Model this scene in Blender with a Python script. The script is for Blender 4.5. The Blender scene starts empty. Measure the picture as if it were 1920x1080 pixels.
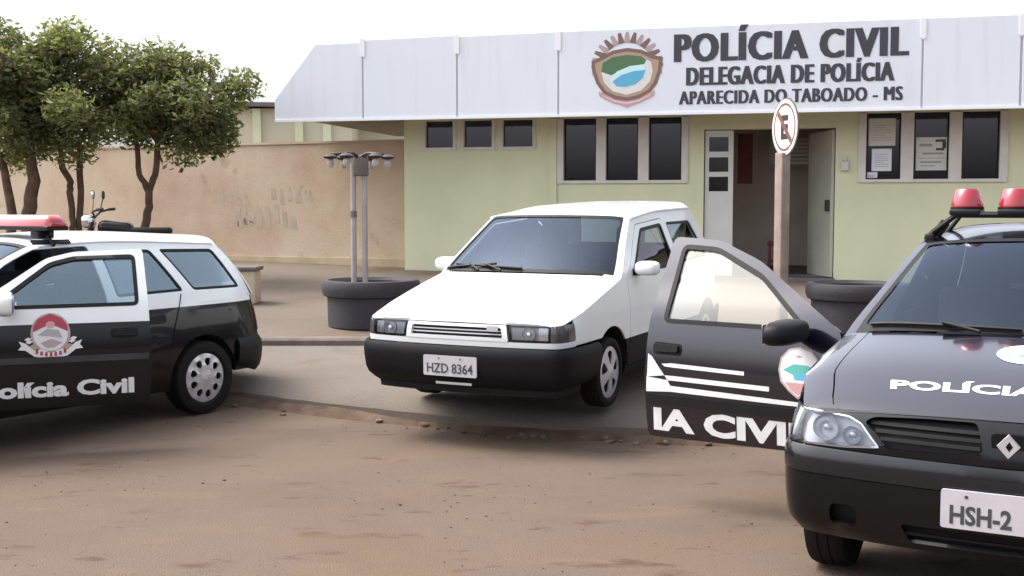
import bpy, bmesh, math, random
import numpy as np
from mathutils import Vector, Matrix
from mathutils.geometry import delaunay_2d_cdt

random.seed(7)
RNG = np.random.default_rng(11)
SC = bpy.context.scene
COL = SC.collection
R = math.radians

# ------------------------------------------------------------------ camera, sky, sun, exposure
cam_d = bpy.data.cameras.new("camera")
cam = bpy.data.objects.new("camera", cam_d)
COL.objects.link(cam)
cam_d.sensor_width = 36.0
cam_d.lens = 36.0 * 2200 / 1920
cam_d.clip_start = 0.05
cam_d.clip_end = 2000
cam.location = (0, 0, 1.6)
cam.rotation_euler = (math.pi / 2 - math.atan(152 / 2200), 0, 0)
SC.camera = cam

SUN_EL, SUN_AZ = 56, 285          # azimuth measured clockwise from +Y
w = bpy.data.worlds.new("World")
SC.world = w
w.use_nodes = True
nt = w.node_tree
bg = nt.nodes["Background"]
sky = nt.nodes.new("ShaderNodeTexSky")
sky.sky_type = 'NISHITA'
sky.sun_disc = False
sky.sun_elevation = R(SUN_EL)
sky.sun_rotation = R(SUN_AZ)
sky.air_density = 1.0
sky.dust_density = 6.0
sky.ozone_density = 1.0
hs = nt.nodes.new("ShaderNodeHueSaturation")   # a bright overcast: most of the blue taken out
hs.inputs["Saturation"].default_value = 0.32
nt.links.new(sky.outputs[0], hs.inputs["Color"])
nt.links.new(hs.outputs[0], bg.inputs["Color"])
bg.inputs["Strength"].default_value = 0.15

sun_d = bpy.data.lights.new("sun", 'SUN')
sun_d.energy = 0.75
sun_d.angle = R(24)
sun_d.color = (1.0, 0.91, 0.79)
sun = bpy.data.objects.new("sun", sun_d)
COL.objects.link(sun)
_dir = Vector((math.sin(R(SUN_AZ)) * math.cos(R(SUN_EL)), math.cos(R(SUN_AZ)) * math.cos(R(SUN_EL)), math.sin(R(SUN_EL))))
sun.rotation_euler = _dir.to_track_quat('Z', 'Y').to_euler()

SC.view_settings.view_transform = 'Standard'
SC.view_settings.look = 'None'
SC.view_settings.exposure = 1.5
SC.view_settings.gamma = 1.0


# ------------------------------------------------------------------ materials
def s2l(c):
    return tuple(((v / 255) / 12.92 if v / 255 <= 0.04045 else ((v / 255 + 0.055) / 1.055) ** 2.4) for v in c)


def mat(name, col, rough=0.6, metal=0.0, coat=0.0, noise=0.0, scale=6.0, bump=0.0, bscale=60.0, spec=0.5, col2=None, detail=6.0):
    m = bpy.data.materials.new(name)
    m.use_nodes = True
    n = m.node_tree
    b = n.nodes["Principled BSDF"]
    b.inputs["Base Color"].default_value = (*col, 1)
    b.inputs["Roughness"].default_value = rough
    b.inputs["Metallic"].default_value = metal
    b.inputs["Specular IOR Level"].default_value = spec
    b.inputs["Coat Weight"].default_value = coat
    b.inputs["Coat Roughness"].default_value = 0.06
    if noise > 0 or bump > 0:
        tc = n.nodes.new("ShaderNodeTexCoord")
    if noise > 0:
        t = n.nodes.new("ShaderNodeTexNoise")
        t.inputs["Scale"].default_value = scale
        t.inputs["Detail"].default_value = detail
        n.links.new(tc.outputs["Object"], t.inputs["Vector"])
        rmp = n.nodes.new("ShaderNodeValToRGB")
        rmp.color_ramp.elements[0].position = 0.32
        rmp.color_ramp.elements[1].position = 0.68
        c2 = col2 if col2 else tuple(v * (1 - noise) for v in col)
        rmp.color_ramp.elements[0].color = (*c2, 1)
        rmp.color_ramp.elements[1].color = (*col, 1)
        n.links.new(t.outputs["Fac"], rmp.inputs["Fac"])
        n.links.new(rmp.outputs["Color"], b.inputs["Base Color"])
    if bump > 0:
        t2 = n.nodes.new("ShaderNodeTexNoise")
        t2.inputs["Scale"].default_value = bscale
        t2.inputs["Detail"].default_value = 5
        n.links.new(tc.outputs["Object"], t2.inputs["Vector"])
        bp = n.nodes.new("ShaderNodeBump")
        bp.inputs["Strength"].default_value = bump
        bp.inputs["Distance"].default_value = 0.02
        n.links.new(t2.outputs["Fac"], bp.inputs["Height"])
        n.links.new(bp.outputs["Normal"], b.inputs["Normal"])
    return m


def glass_mat(name, tint, refl=(0.9, 0.93, 1.0), ior=1.5, boost=1.0):
    m = bpy.data.materials.new(name)
    m.use_nodes = True
    n = m.node_tree
    n.nodes.remove(n.nodes["Principled BSDF"])
    out = n.nodes["Material Output"]
    tr = n.nodes.new("ShaderNodeBsdfTransparent")
    tr.inputs["Color"].default_value = (*tint, 1)
    gl = n.nodes.new("ShaderNodeBsdfGlossy")
    gl.inputs["Color"].default_value = (*refl, 1)
    gl.inputs["Roughness"].default_value = 0.02
    fr = n.nodes.new("ShaderNodeFresnel")
    fr.inputs["IOR"].default_value = ior
    mth = n.nodes.new("ShaderNodeMath")
    mth.operation = 'MULTIPLY'
    mth.use_clamp = True
    mth.inputs[1].default_value = boost
    n.links.new(fr.outputs[0], mth.inputs[0])
    mx = n.nodes.new("ShaderNodeMixShader")
    n.links.new(mth.outputs[0], mx.inputs[0])
    n.links.new(tr.outputs[0], mx.inputs[1])
    n.links.new(gl.outputs[0], mx.inputs[2])
    n.links.new(mx.outputs[0], out.inputs["Surface"])
    return m


def ramp_ground(name, scale_big, stops, rough=0.95, bump=0.35, fine=90.0, patches=None, fine_amt=0.25, aniso=(1, 1, 1)):
    """soil / concrete: large noise ramp, second noise for patches, fine grain"""
    m = bpy.data.materials.new(name)
    m.use_nodes = True
    n = m.node_tree
    L = n.links
    b = n.nodes["Principled BSDF"]
    b.inputs["Roughness"].default_value = rough
    b.inputs["Specular IOR Level"].default_value = 0.25
    tc = n.nodes.new("ShaderNodeTexCoord")
    mp = n.nodes.new("ShaderNodeMapping")
    mp.inputs["Scale"].default_value = (1, 1.0, 1)
    L.new(tc.outputs["Object"], mp.inputs["Vector"])
    a = n.nodes.new("ShaderNodeTexNoise")
    a.inputs["Scale"].default_value = scale_big
    a.inputs["Detail"].default_value = 9
    a.inputs["Roughness"].default_value = 0.62
    a.inputs["Distortion"].default_value = 0.4
    L.new(mp.outputs[0], a.inputs["Vector"])
    r = n.nodes.new("ShaderNodeValToRGB")
    els = r.color_ramp.elements
    els[0].position, els[0].color = stops[0][0], (*stops[0][1], 1)
    els[1].position, els[1].color = stops[-1][0], (*stops[-1][1], 1)
    for p, c in stops[1:-1]:
        e = els.new(p)
        e.color = (*c, 1)
    L.new(a.outputs["Fac"], r.inputs["Fac"])
    cur = r.outputs["Color"]
    for (sc, lo, hi, c, off) in (patches or []):
        mp2 = n.nodes.new("ShaderNodeMapping")
        mp2.inputs["Location"].default_value = (off, off * 0.7, 0)
        mp2.inputs["Scale"].default_value = aniso
        L.new(tc.outputs["Object"], mp2.inputs["Vector"])
        q = n.nodes.new("ShaderNodeTexNoise")
        q.inputs["Scale"].default_value = sc
        q.inputs["Detail"].default_value = 7
        q.inputs["Roughness"].default_value = 0.6
        L.new(mp2.outputs[0], q.inputs["Vector"])
        mr = n.nodes.new("ShaderNodeMapRange")
        mr.inputs["From Min"].default_value = lo
        mr.inputs["From Max"].default_value = hi
        L.new(q.outputs["Fac"], mr.inputs["Value"])
        mx = n.nodes.new("ShaderNodeMix")
        mx.data_type = 'RGBA'
        L.new(mr.outputs[0], mx.inputs["Factor"])
        L.new(cur, mx.inputs["A"])
        mx.inputs["B"].default_value = (*c, 1)
        cur = mx.outputs["Result"]
    f = n.nodes.new("ShaderNodeTexNoise")
    f.inputs["Scale"].default_value = fine
    f.inputs["Detail"].default_value = 4
    L.new(tc.outputs["Object"], f.inputs["Vector"])
    mr = n.nodes.new("ShaderNodeMapRange")
    mr.inputs["From Min"].default_value = 0.3
    mr.inputs["From Max"].default_value = 0.7
    mr.inputs["To Min"].default_value = 1 - fine_amt
    mr.inputs["To Max"].default_value = 1 + fine_amt * 0.6
    L.new(f.outputs["Fac"], mr.inputs["Value"])
    mx = n.nodes.new("ShaderNodeMix")
    mx.data_type = 'RGBA'
    mx.blend_type = 'MULTIPLY'
    mx.inputs["Factor"].default_value = 1
    L.new(cur, mx.inputs["A"])
    L.new(mr.outputs[0], mx.inputs["B"])
    L.new(mx.outputs["Result"], b.inputs["Base Color"])
    bp = n.nodes.new("ShaderNodeBump")
    bp.inputs["Strength"].default_value = bump
    bp.inputs["Distance"].default_value = 0.03
    ad = n.nodes.new("ShaderNodeMath")
    ad.operation = 'ADD'
    L.new(a.outputs["Fac"], ad.inputs[0])
    L.new(f.outputs["Fac"], ad.inputs[1])
    L.new(ad.outputs[0], bp.inputs["Height"])
    L.new(bp.outputs["Normal"], b.inputs["Normal"])
    return m


M = {}
M['road'] = ramp_ground("road dirt over asphalt", 0.55,
                        [(0.30, (0.1187, 0.0850, 0.0639)), (0.5, (0.1418, 0.1040, 0.0810)), (0.70, (0.1596, 0.1170, 0.0864))],
                        patches=[(1.1, 0.56, 0.68, (0.1659, 0.1220, 0.0828), 3.0), (2.3, 0.60, 0.68, (0.0861, 0.0540, 0.0360), 9.0),
                                 (0.5, 0.55, 0.72, (0.1522, 0.1140, 0.0927), 21.0), (5.0, 0.63, 0.70, (0.0893, 0.0580, 0.0405), 5.0), (0.9, 0.56, 0.68, (0.1533, 0.1070, 0.0693), 31.0), (3.6, 0.60, 0.70, (0.1628, 0.1200, 0.0846), 13.0)], fine=140, fine_amt=0.4, aniso=(0.55, 1.25, 1), bump=0.5)
M['concrete'] = ramp_ground("worn concrete", 0.9, [(0.3, (0.1239, 0.1040, 0.0864)), (0.7, (0.1596, 0.1370, 0.1170))],
                            patches=[(1.7, 0.60, 0.72, (0.1344, 0.0960, 0.0702), 4.0), (0.8, 0.60, 0.70, (0.1050, 0.0880, 0.0738), 15.0)], bump=0.15, fine=60, fine_amt=0.12)
M['pavement'] = ramp_ground("dusty pavement", 0.7, [(0.3, (0.1176, 0.0940, 0.0756)), (0.7, (0.1491, 0.1240, 0.1035))],
                            patches=[(0.6, 0.52, 0.68, (0.1103, 0.0750, 0.0513), 2.0)], bump=0.15, fine=60, fine_amt=0.12)
M['kerb'] = mat("kerb concrete", (0.16, 0.13, 0.12), 0.9, noise=0.4, scale=5, bump=0.3, bscale=30)
M['earth'] = mat("red earth", (0.125, 0.078, 0.052), 0.95, noise=0.55, scale=7, bump=0.6, bscale=25)
M['grass'] = mat("verge grass", (0.10, 0.11, 0.03), 0.9, noise=0.4, scale=8)
M['wall'] = mat("pale green render", (0.68, 0.685, 0.475), 0.85, noise=0.10, scale=1.3, bump=0.08, bscale=80, col2=(0.60, 0.615, 0.43), detail=9)
M['fascia'] = mat("fascia sheet", (0.72, 0.755, 0.84), 0.45, noise=0.05, scale=0.8, col2=(0.69, 0.735, 0.81))
_n = M['fascia'].node_tree
_tc, _mp, _nz, _mr, _mx = [_n.nodes.new(k) for k in ("ShaderNodeTexCoord", "ShaderNodeMapping", "ShaderNodeTexNoise", "ShaderNodeMapRange", "ShaderNodeMix")]
_mp.inputs["Scale"].default_value = (7, 7, 0.5)
_nz.inputs["Scale"].default_value = 1.0
_nz.inputs["Detail"].default_value = 6
_mr.inputs["From Min"].default_value, _mr.inputs["From Max"].default_value = 0.52, 0.75
_mr.inputs["To Max"].default_value = 0.35
_mx.data_type = 'RGBA'
_src = _n.nodes["Principled BSDF"].inputs["Base Color"].links[0].from_socket
_n.links.new(_tc.outputs["Object"], _mp.inputs["Vector"])
_n.links.new(_mp.outputs[0], _nz.inputs["Vector"])
_n.links.new(_nz.outputs["Fac"], _mr.inputs["Value"])
_n.links.new(_mr.outputs[0], _mx.inputs["Factor"])
_n.links.new(_src, _mx.inputs["A"])
_mx.inputs["B"].default_value = (0.55, 0.55, 0.56, 1)
_n.links.new(_mx.outputs["Result"], _n.nodes["Principled BSDF"].inputs["Base Color"])
M['fascia_trim'] = mat("fascia cap white", (0.80, 0.82, 0.86), 0.5)
M['seam'] = mat("fascia seam grey", (0.42, 0.43, 0.50), 0.6)
M['soffit'] = mat("soffit boards", (0.22, 0.19, 0.13), 0.8, noise=0.3, scale=4)
M['winframe'] = mat("window frame mortar", (0.66, 0.63, 0.60), 0.7, noise=0.12, scale=5)
M['pane'] = glass_mat("window pane", (0.45, 0.43, 0.46), refl=(0.85, 0.85, 1.0), boost=2.2)
M['interior'] = mat("interior wall", (0.60, 0.52, 0.45), 0.9, noise=0.2, scale=2)
M['interior_dark'] = mat("interior dark red cloth", (0.10, 0.025, 0.02), 0.9, noise=0.4, scale=5)
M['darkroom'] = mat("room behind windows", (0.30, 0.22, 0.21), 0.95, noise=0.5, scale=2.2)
M['doorwhite'] = mat("white painted door", (0.62, 0.62, 0.60), 0.5, noise=0.08, scale=4)
M['doorgrey'] = mat("grey painted door", (0.46, 0.45, 0.38), 0.55, noise=0.12, scale=3)
M['paper'] = mat("notice paper", (0.60, 0.58, 0.54), 0.9)
M['paper2'] = mat("white notice paper", (0.72, 0.73, 0.80), 0.9)
M['ink'] = mat("printed ink", (0.06, 0.06, 0.07), 0.9)
M['inkgrey'] = mat("faded ink", (0.30, 0.30, 0.31), 0.9)
M['letter'] = mat("sign lettering black", (0.045, 0.045, 0.06), 0.6)
M['gwall'] = ramp_ground("peach rendered wall", 0.8, [(0.3, (0.46, 0.345, 0.245)), (0.5, (0.51, 0.41, 0.305)), (0.7, (0.54, 0.455, 0.355))],
                         patches=[(0.45, 0.50, 0.70, (0.42, 0.295, 0.225), 7.0), (1.6, 0.63, 0.72, (0.33, 0.255, 0.19), 1.0)], bump=0.15, fine=50, fine_amt=0.10)
M['gstain'] = mat("faded painted words", (0.36, 0.30, 0.25), 0.9, noise=0.4, scale=5, col2=(0.47, 0.385, 0.315), detail=9)
M['gwbase'] = mat("wall plinth yellow", (0.47, 0.38, 0.26), 0.9, noise=0.2, scale=3)
M['cream'] = mat("cream house render", (0.62, 0.58, 0.44), 0.85, noise=0.1, scale=1)
M['tilegrey'] = mat("old roof sheet", (0.16, 0.15, 0.16), 0.8, noise=0.3, scale=3)
M['polegrey'] = mat("galvanised pole", (0.36, 0.33, 0.34), 0.5, metal=0.3, noise=0.2, scale=9)
M['pole_conc'] = mat("weathered sign post", (0.30, 0.235, 0.20), 0.85, noise=0.35, scale=7, bump=0.2)
M['iron'] = mat("dark iron", (0.03, 0.024, 0.026), 0.6)
M['globe'] = mat("frosted lamp glass", (0.42, 0.38, 0.36), 0.4, noise=0.3, scale=20)
M['planter'] = mat("painted planter concrete", (0.034, 0.031, 0.040), 0.75, noise=0.35, scale=3, bump=0.15, bscale=30)
M['soil'] = mat("planter soil", (0.09, 0.055, 0.035), 0.95, noise=0.4, scale=12, bump=0.6)
M['signwhite'] = mat("sign white", (0.74, 0.68, 0.66), 0.5, noise=0.1, scale=8)
M['signred'] = mat("sign red", (0.15, 0.06, 0.05), 0.5)
M['signblack'] = mat("sign black", (0.03, 0.02, 0.02), 0.5)
M['signback'] = mat("sign back metal", (0.16, 0.13, 0.12), 0.6, noise=0.3, scale=9)
M['bark'] = mat("tree bark", (0.135, 0.085, 0.055), 0.95, noise=0.45, scale=10, bump=0.5, bscale=30)
for i, c in enumerate([(0.155, 0.175, 0.085), (0.115, 0.135, 0.065), (0.23, 0.24, 0.12), (0.17, 0.145, 0.095)]):
    m = mat("leaf %d" % i, c, 0.5, noise=0.3, scale=3, spec=0.4)
    n_ = m.node_tree
    tl = n_.nodes.new("ShaderNodeBsdfTranslucent")
    tl.inputs["Color"].default_value = (c[0] * 1.5, c[1] * 1.6, c[2] * 0.9, 1)
    mx_ = n_.nodes.new("ShaderNodeMixShader")
    mx_.inputs[0].default_value = 0.5
    n_.links.new(n_.nodes["Principled BSDF"].outputs[0], mx_.inputs[1])
    n_.links.new(tl.outputs[0], mx_.inputs[2])
    n_.links.new(mx_.outputs[0], n_.nodes["Material Output"].inputs["Surface"])
    M['leaf%d' % i] = m
# cars
M['white_paint'] = mat("white car paint", (0.77, 0.80, 0.82), 0.35, coat=0.7, noise=0.05, scale=2.0)
M['black_paint'] = mat("black car paint", (0.0022, 0.0022, 0.0042), 0.30, coat=0.45, spec=0.2, noise=0.3, scale=3.0)
M['navy_paint'] = mat("black blue car paint", (0.0026, 0.0026, 0.006), 0.20, coat=1.0, noise=0.2, scale=3.0)
M['navy_paint'].node_tree.nodes["Principled BSDF"].inputs["Coat Tint"].default_value = (0.86, 0.85, 1.0, 1)
M['navy_paint'].node_tree.nodes["Principled BSDF"].inputs["Coat IOR"].default_value = 1.58
M['plastic'] = mat("black plastic", (0.005, 0.005, 0.006), 0.55, spec=0.3, noise=0.3, scale=9)
M['plastic_dusty'] = mat("dusty black plastic", (0.0045, 0.0042, 0.006), 0.6, spec=0.25, noise=0.35, scale=5)
M['nose_paint'] = mat("black bumper paint", (0.0030, 0.0034, 0.0075), 0.25, coat=0.8, spec=0.35, noise=0.2, scale=3.0)
M['strip'] = mat("scuffed grey moulding", (0.035, 0.034, 0.037), 0.6, noise=0.4, scale=5)
M['rubber'] = mat("tyre rubber", (0.011, 0.0095, 0.0095), 0.85, spec=0.25, noise=0.4, scale=8, bump=0.2)
M['liner'] = mat("underbody black", (0.006, 0.006, 0.007), 0.95)
M['trimgrey'] = mat("interior grey plastic", (0.045, 0.045, 0.05), 0.8, noise=0.2, scale=6)
M['seat'] = mat("seat cloth", (0.035, 0.036, 0.045), 0.95, noise=0.3, scale=20)
M['doorcard'] = mat("door card", (0.10, 0.10, 0.11), 0.8)
M['silver'] = mat("silver hubcap", (0.62, 0.62, 0.66), 0.35, metal=0.55, noise=0.15, scale=12)
M['steel'] = mat("dark steel rim", (0.03, 0.03, 0.032), 0.6, metal=0.3)
M['chrome'] = mat("chrome", (0.75, 0.76, 0.80), 0.12, metal=1.0)
M['reflector'] = mat("lamp reflector", (0.80, 0.81, 0.84), 0.25, metal=0.6)
M['lampgrey'] = mat("lamp housing", (0.62, 0.62, 0.66), 0.35, metal=0.1)
M['smoke'] = mat("smoked indicator", (0.07, 0.065, 0.07), 0.15, coat=1.0)
M['lens'] = glass_mat("lamp lens", (0.85, 0.87, 0.90), boost=1.2)
M['wind'] = glass_mat("windscreen", (0.40, 0.46, 0.52), refl=(0.62, 0.76, 1.0), boost=1.15)
M['sideglass'] = glass_mat("side glass", (0.52, 0.60, 0.64), refl=(0.74, 0.88, 1.0), boost=2.0)
M['sunglass'] = glass_mat("side glass pale reflection", (0.50, 0.60, 0.64), refl=(0.70, 0.88, 1.0), boost=6.0)
M['paleglass'] = glass_mat("door glass pale reflection", (0.80, 0.80, 0.74), refl=(0.88, 0.88, 0.82), boost=4.2)
M['doorglass'] = glass_mat("door glass clear", (0.88, 0.92, 0.92), boost=1.4)
M['plate'] = mat("number plate grey", (0.52, 0.50, 0.54), 0.4, noise=0.1, scale=10)
M['plate_ink'] = mat("plate characters", (0.05, 0.05, 0.055), 0.6)
M['decal_white'] = mat("white decal", (0.72, 0.72, 0.74), 0.45, noise=0.12, scale=14)
M['decal_red'] = mat("red decal", (0.36, 0.04, 0.06), 0.45)
M['decal_pink'] = mat("pink decal", (0.55, 0.30, 0.32), 0.45)
M['decal_gold'] = mat("ochre decal", (0.40, 0.29, 0.20), 0.5)
M['decal_grey'] = mat("grey decal", (0.36, 0.35, 0.37), 0.5)
M['decal_teal'] = mat("teal decal", (0.10, 0.42, 0.38), 0.5)
M['decal_blue'] = mat("sky blue decal", (0.10, 0.40, 0.62), 0.5)
M['decal_ice'] = mat("ice blue decal", (0.55, 0.80, 0.84), 0.5)
M['decal_green'] = mat("green decal", (0.075, 0.16, 0.075), 0.5)
M['decal_brown'] = mat("brown decal", (0.19, 0.115, 0.10), 0.5)
M['decal_mauve'] = mat("mauve decal", (0.42, 0.31, 0.32), 0.5)
M['tail'] = mat("tail lamp red", (0.10, 0.01, 0.014), 0.2, coat=1.0)
m = mat("beacon red dome", (0.42, 0.012, 0.035), 0.12, coat=1.0)
m.node_tree.nodes["Principled BSDF"].inputs["Transmission Weight"].default_value = 0.25
M['beacon'] = m


# ------------------------------------------------------------------ object helpers
def tag(o, label=None, cat=None, group=None, kind=None):
    if label: o["label"] = label
    if cat: o["category"] = cat
    if group: o["group"] = group
    if kind: o["kind"] = kind
    return o


def thing(name, label, cat, loc=(0, 0, 0), rot=(0, 0, 0), group=None):
    o = bpy.data.objects.new(name, None)
    COL.objects.link(o)
    o.location = loc
    o.rotation_euler = rot
    o.empty_display_size = 0.2
    return tag(o, label, cat, group)


class MB:
    """collects verts and faces; build() links them as ONE mesh object"""
    def __init__(s):
        s.v, s.f, s.m = [], [], []

    def add(s, vs, fs, mi=0):
        k = len(s.v)
        s.v += [tuple(v) for v in vs]
        s.f += [tuple(i + k for i in f) for f in fs]
        s.m += (list(mi) if isinstance(mi, (list, np.ndarray)) else [mi] * len(fs))
        return s

    def box(s, c, d, mi=0, rz=0.0, bev=0.0, rx=0.0, ry=0.0):
        bm = bmesh.new()
        bmesh.ops.create_cube(bm, size=1)
        bmesh.ops.scale(bm, vec=d, verts=bm.verts)
        if bev > 0:
            bmesh.ops.bevel(bm, geom=list(bm.edges), offset=min(bev, min(d) * 0.45), segments=3, affect='EDGES', profile=0.5)
        mt = Matrix.Translation(c) @ Matrix.Rotation(rz, 4, 'Z') @ Matrix.Rotation(ry, 4, 'Y') @ Matrix.Rotation(rx, 4, 'X')
        bmesh.ops.transform(bm, matrix=mt, verts=bm.verts)
        bm.verts.index_update()
        s.add([v.co[:] for v in bm.verts], [[v.index for v in f.verts] for f in bm.faces], mi)
        bm.free()
        return s

    def tube(s, pts, rad, n=8, mi=0, cap=True):
        pts = [Vector(p) for p in pts]
        if not isinstance(rad, (list, tuple)): rad = [rad] * len(pts)
        vs, fs = [], []
        prev = None
        for i, p in enumerate(pts):
            t = (pts[min(i + 1, len(pts) - 1)] - pts[max(i - 1, 0)]).normalized()
            if prev is None:
                a = t.orthogonal().normalized()
            else:
                a = (prev - t * prev.dot(t)).normalized()
            prev = a
            b = t.cross(a)
            for k in range(n):
                an = 2 * math.pi * k / n
                vs.append(p + (a * math.cos(an) + b * math.sin(an)) * rad[i])
        for i in range(len(pts) - 1):
            for k in range(n):
                fs.append((i * n + k, i * n + (k + 1) % n, (i + 1) * n + (k + 1) % n, (i + 1) * n + k))
        if cap:
            fs.append(tuple(range(n))[::-1])
            fs.append(tuple((len(pts) - 1) * n + k for k in range(n)))
        return s.add(vs, fs, mi)

    def lathe(s, prof, n=32, axis='z', c=(0, 0, 0), mi=0, close=False, a0=0.0, a1=2 * math.pi):
        """prof: list of (axial, radius)"""
        full = abs(a1 - a0) > 6.28
        cols = n if full else n + 1
        vs, fs = [], []
        for (h, r) in prof:
            for k in range(cols):
                a = a0 + (a1 - a0) * k / n
                ca, sa = r * math.cos(a), r * math.sin(a)
                if axis == 'z': q = (ca, sa, h)
                elif axis == 'x': q = (h, ca, sa)
                else: q = (ca, h, sa)
                vs.append((q[0] + c[0], q[1] + c[1], q[2] + c[2]))
        m_ = len(prof)
        for i in range(m_ if close else m_ - 1):
            j = (i + 1) % m_
            for k in range(n):
                k2 = (k + 1) % cols
                fs.append((i * cols + k, i * cols + k2, j * cols + k2, j * cols + k))
        return s.add(vs, fs, mi)

    def prism(s, poly, z0, z1, mi=0, fn=None):
        """2-D polygon extruded z0..z1; fn maps (x,y,z) to the world"""
        n = len(poly)
        vs = [(x, y, z0) for x, y in poly] + [(x, y, z1) for x, y in poly]
        if fn: vs = [fn(*v) for v in vs]
        fs = [tuple(range(n))[::-1], tuple(range(n, 2 * n))] + [(i, (i + 1) % n, n + (i + 1) % n, n + i) for i in range(n)]
        return s.add(vs, fs, mi)

    def grid(s, fn, us, vs_, mi=0):
        vs = [fn(u, v) for u in us for v in vs_]
        nv = len(vs_)
        fs = [(i * nv + j, (i + 1) * nv + j, (i + 1) * nv + j + 1, i * nv + j + 1) for i in range(len(us) - 1) for j in range(nv - 1)]
        return s.add(vs, fs, mi)

    def build(s, name, mats, parent=None, loc=(0, 0, 0), rot=(0, 0, 0), thick=0.0, out=None, smooth=35, bevel=0.0, offset=-1, recalc=True):
        me = bpy.data.meshes.new(name)
        me.from_pydata(s.v, [], s.f)
        if not isinstance(mats, (list, tuple)): mats = [mats]
        for mm in mats: me.materials.append(mm)
        for p, i in zip(me.polygons, s.m): p.material_index = i
        me.update()
        bm = bmesh.new()
        bm.from_mesh(me)
        if out is None and recalc:
            bmesh.ops.recalc_face_normals(bm, faces=bm.faces)
        elif out is not None:
            bmesh.ops.recalc_face_normals(bm, faces=bm.faces)
            o = Vector(out)
            sgn = sum((f.calc_center_median() - o).dot(f.normal) * f.calc_area() for f in bm.faces)
            if sgn < 0: bmesh.ops.reverse_faces(bm, faces=bm.faces)
        if thick > 0:
            bm.normal_update()
            bm.verts.ensure_lookup_table()
            ov = list(bm.verts)
            of = list(bm.faces)
            nv = {}
            for v in ov:      # area-weighted normals: slivers along an outline carry no weight
                nn = Vector((0, 0, 0))
                for f in v.link_faces: nn += f.normal * max(f.calc_area(), 1e-12)
                if sum(f.calc_area() for f in v.link_faces) < 2e-6:
                    for e in v.link_edges:
                        for f in e.other_vert(v).link_faces: nn += f.normal * f.calc_area()
                nv[v] = bm.verts.new(v.co - nn.normalized() * thick)
            be = [(e.link_loops[0].vert, e.link_loops[0].link_loop_next.vert, e.link_faces[0].material_index) for e in bm.edges if len(e.link_faces) == 1]
            for f in of:
                nf = bm.faces.new([nv[v] for v in reversed(f.verts)])
                nf.material_index = f.material_index
            for a, b, mi in be:
                try:
                    nf = bm.faces.new((b, a, nv[a], nv[b]))
                    nf.material_index = mi
                except ValueError:
                    pass
        bm.to_mesh(me)
        bm.free()
        if smooth:
            me.shade_smooth()
            me.set_sharp_from_angle(angle=R(smooth))
        o = bpy.data.objects.new(name, me)
        COL.objects.link(o)
        o.location = loc
        o.rotation_euler = rot
        if parent: o.parent = parent
        if bevel > 0:
            md = o.modifiers.new("bevel", 'BEVEL')
            md.width = bevel
            md.segments = 2
            md.limit_method = 'ANGLE'
        return o


def inpoly(poly, x, y):
    c = False
    j = len(poly) - 1
    for i in range(len(poly)):
        xi, yi = poly[i]
        xj, yj = poly[j]
        if (yi > y) != (yj > y) and x < (xj - xi) * (y - yi) / (yj - yi) + xi: c = not c
        j = i
    return c


def resample(poly, step):
    o = []
    for i in range(len(poly)):
        a, b = np.array(poly[i]), np.array(poly[(i + 1) % len(poly)])
        k = max(1, int(math.ceil(np.linalg.norm(b - a) / step)))
        for t in range(k): o.append(tuple(a + (b - a) * t / k))
    return o


def area2(poly):
    return sum(poly[i][0] * poly[(i + 1) % len(poly)][1] - poly[(i + 1) % len(poly)][0] * poly[i][1] for i in range(len(poly))) / 2


def shrink(poly, d):
    """inward offset of a simple polygon"""
    P = [np.array(p, float) for p in poly]
    if area2(poly) < 0: P = P[::-1]
    n = len(P)
    o = []
    for i in range(n):
        a, b, c = P[i - 1], P[i], P[(i + 1) % n]
        e1 = (b - a) / (np.linalg.norm(b - a) + 1e-9)
        e2 = (c - b) / (np.linalg.norm(c - b) + 1e-9)
        n1 = np.array([-e1[1], e1[0]])
        n2 = np.array([-e2[1], e2[0]])
        k = n1 + n2
        k = k / max(0.35, (1 + n1.dot(n2)))
        o.append(tuple(b + k * d))
    return o


def rounded(poly, r, n=4, skip=()):
    o = []
    N = len(poly)
    for i in range(N):
        b = np.array(poly[i], float)
        if i in skip:
            o.append(tuple(b))
            continue
        a, c = np.array(poly[i - 1], float), np.array(poly[(i + 1) % N], float)
        la, lc = np.linalg.norm(a - b), np.linalg.norm(c - b)
        p = b + (a - b) / la * min(r, la * 0.45)
        q = b + (c - b) / lc * min(r, lc * 0.45)
        for k in range(n + 1):
            t = k / n
            o.append(tuple((1 - t) ** 2 * p + 2 * t * (1 - t) * b + t * t * q))
    return o


def arc(yc, zc, r, a0, a1, n=16):
    return [(yc + r * math.cos(R(a0 + (a1 - a0) * k / n)), zc + r * math.sin(R(a0 + (a1 - a0) * k / n))) for k in range(n + 1)]


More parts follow.
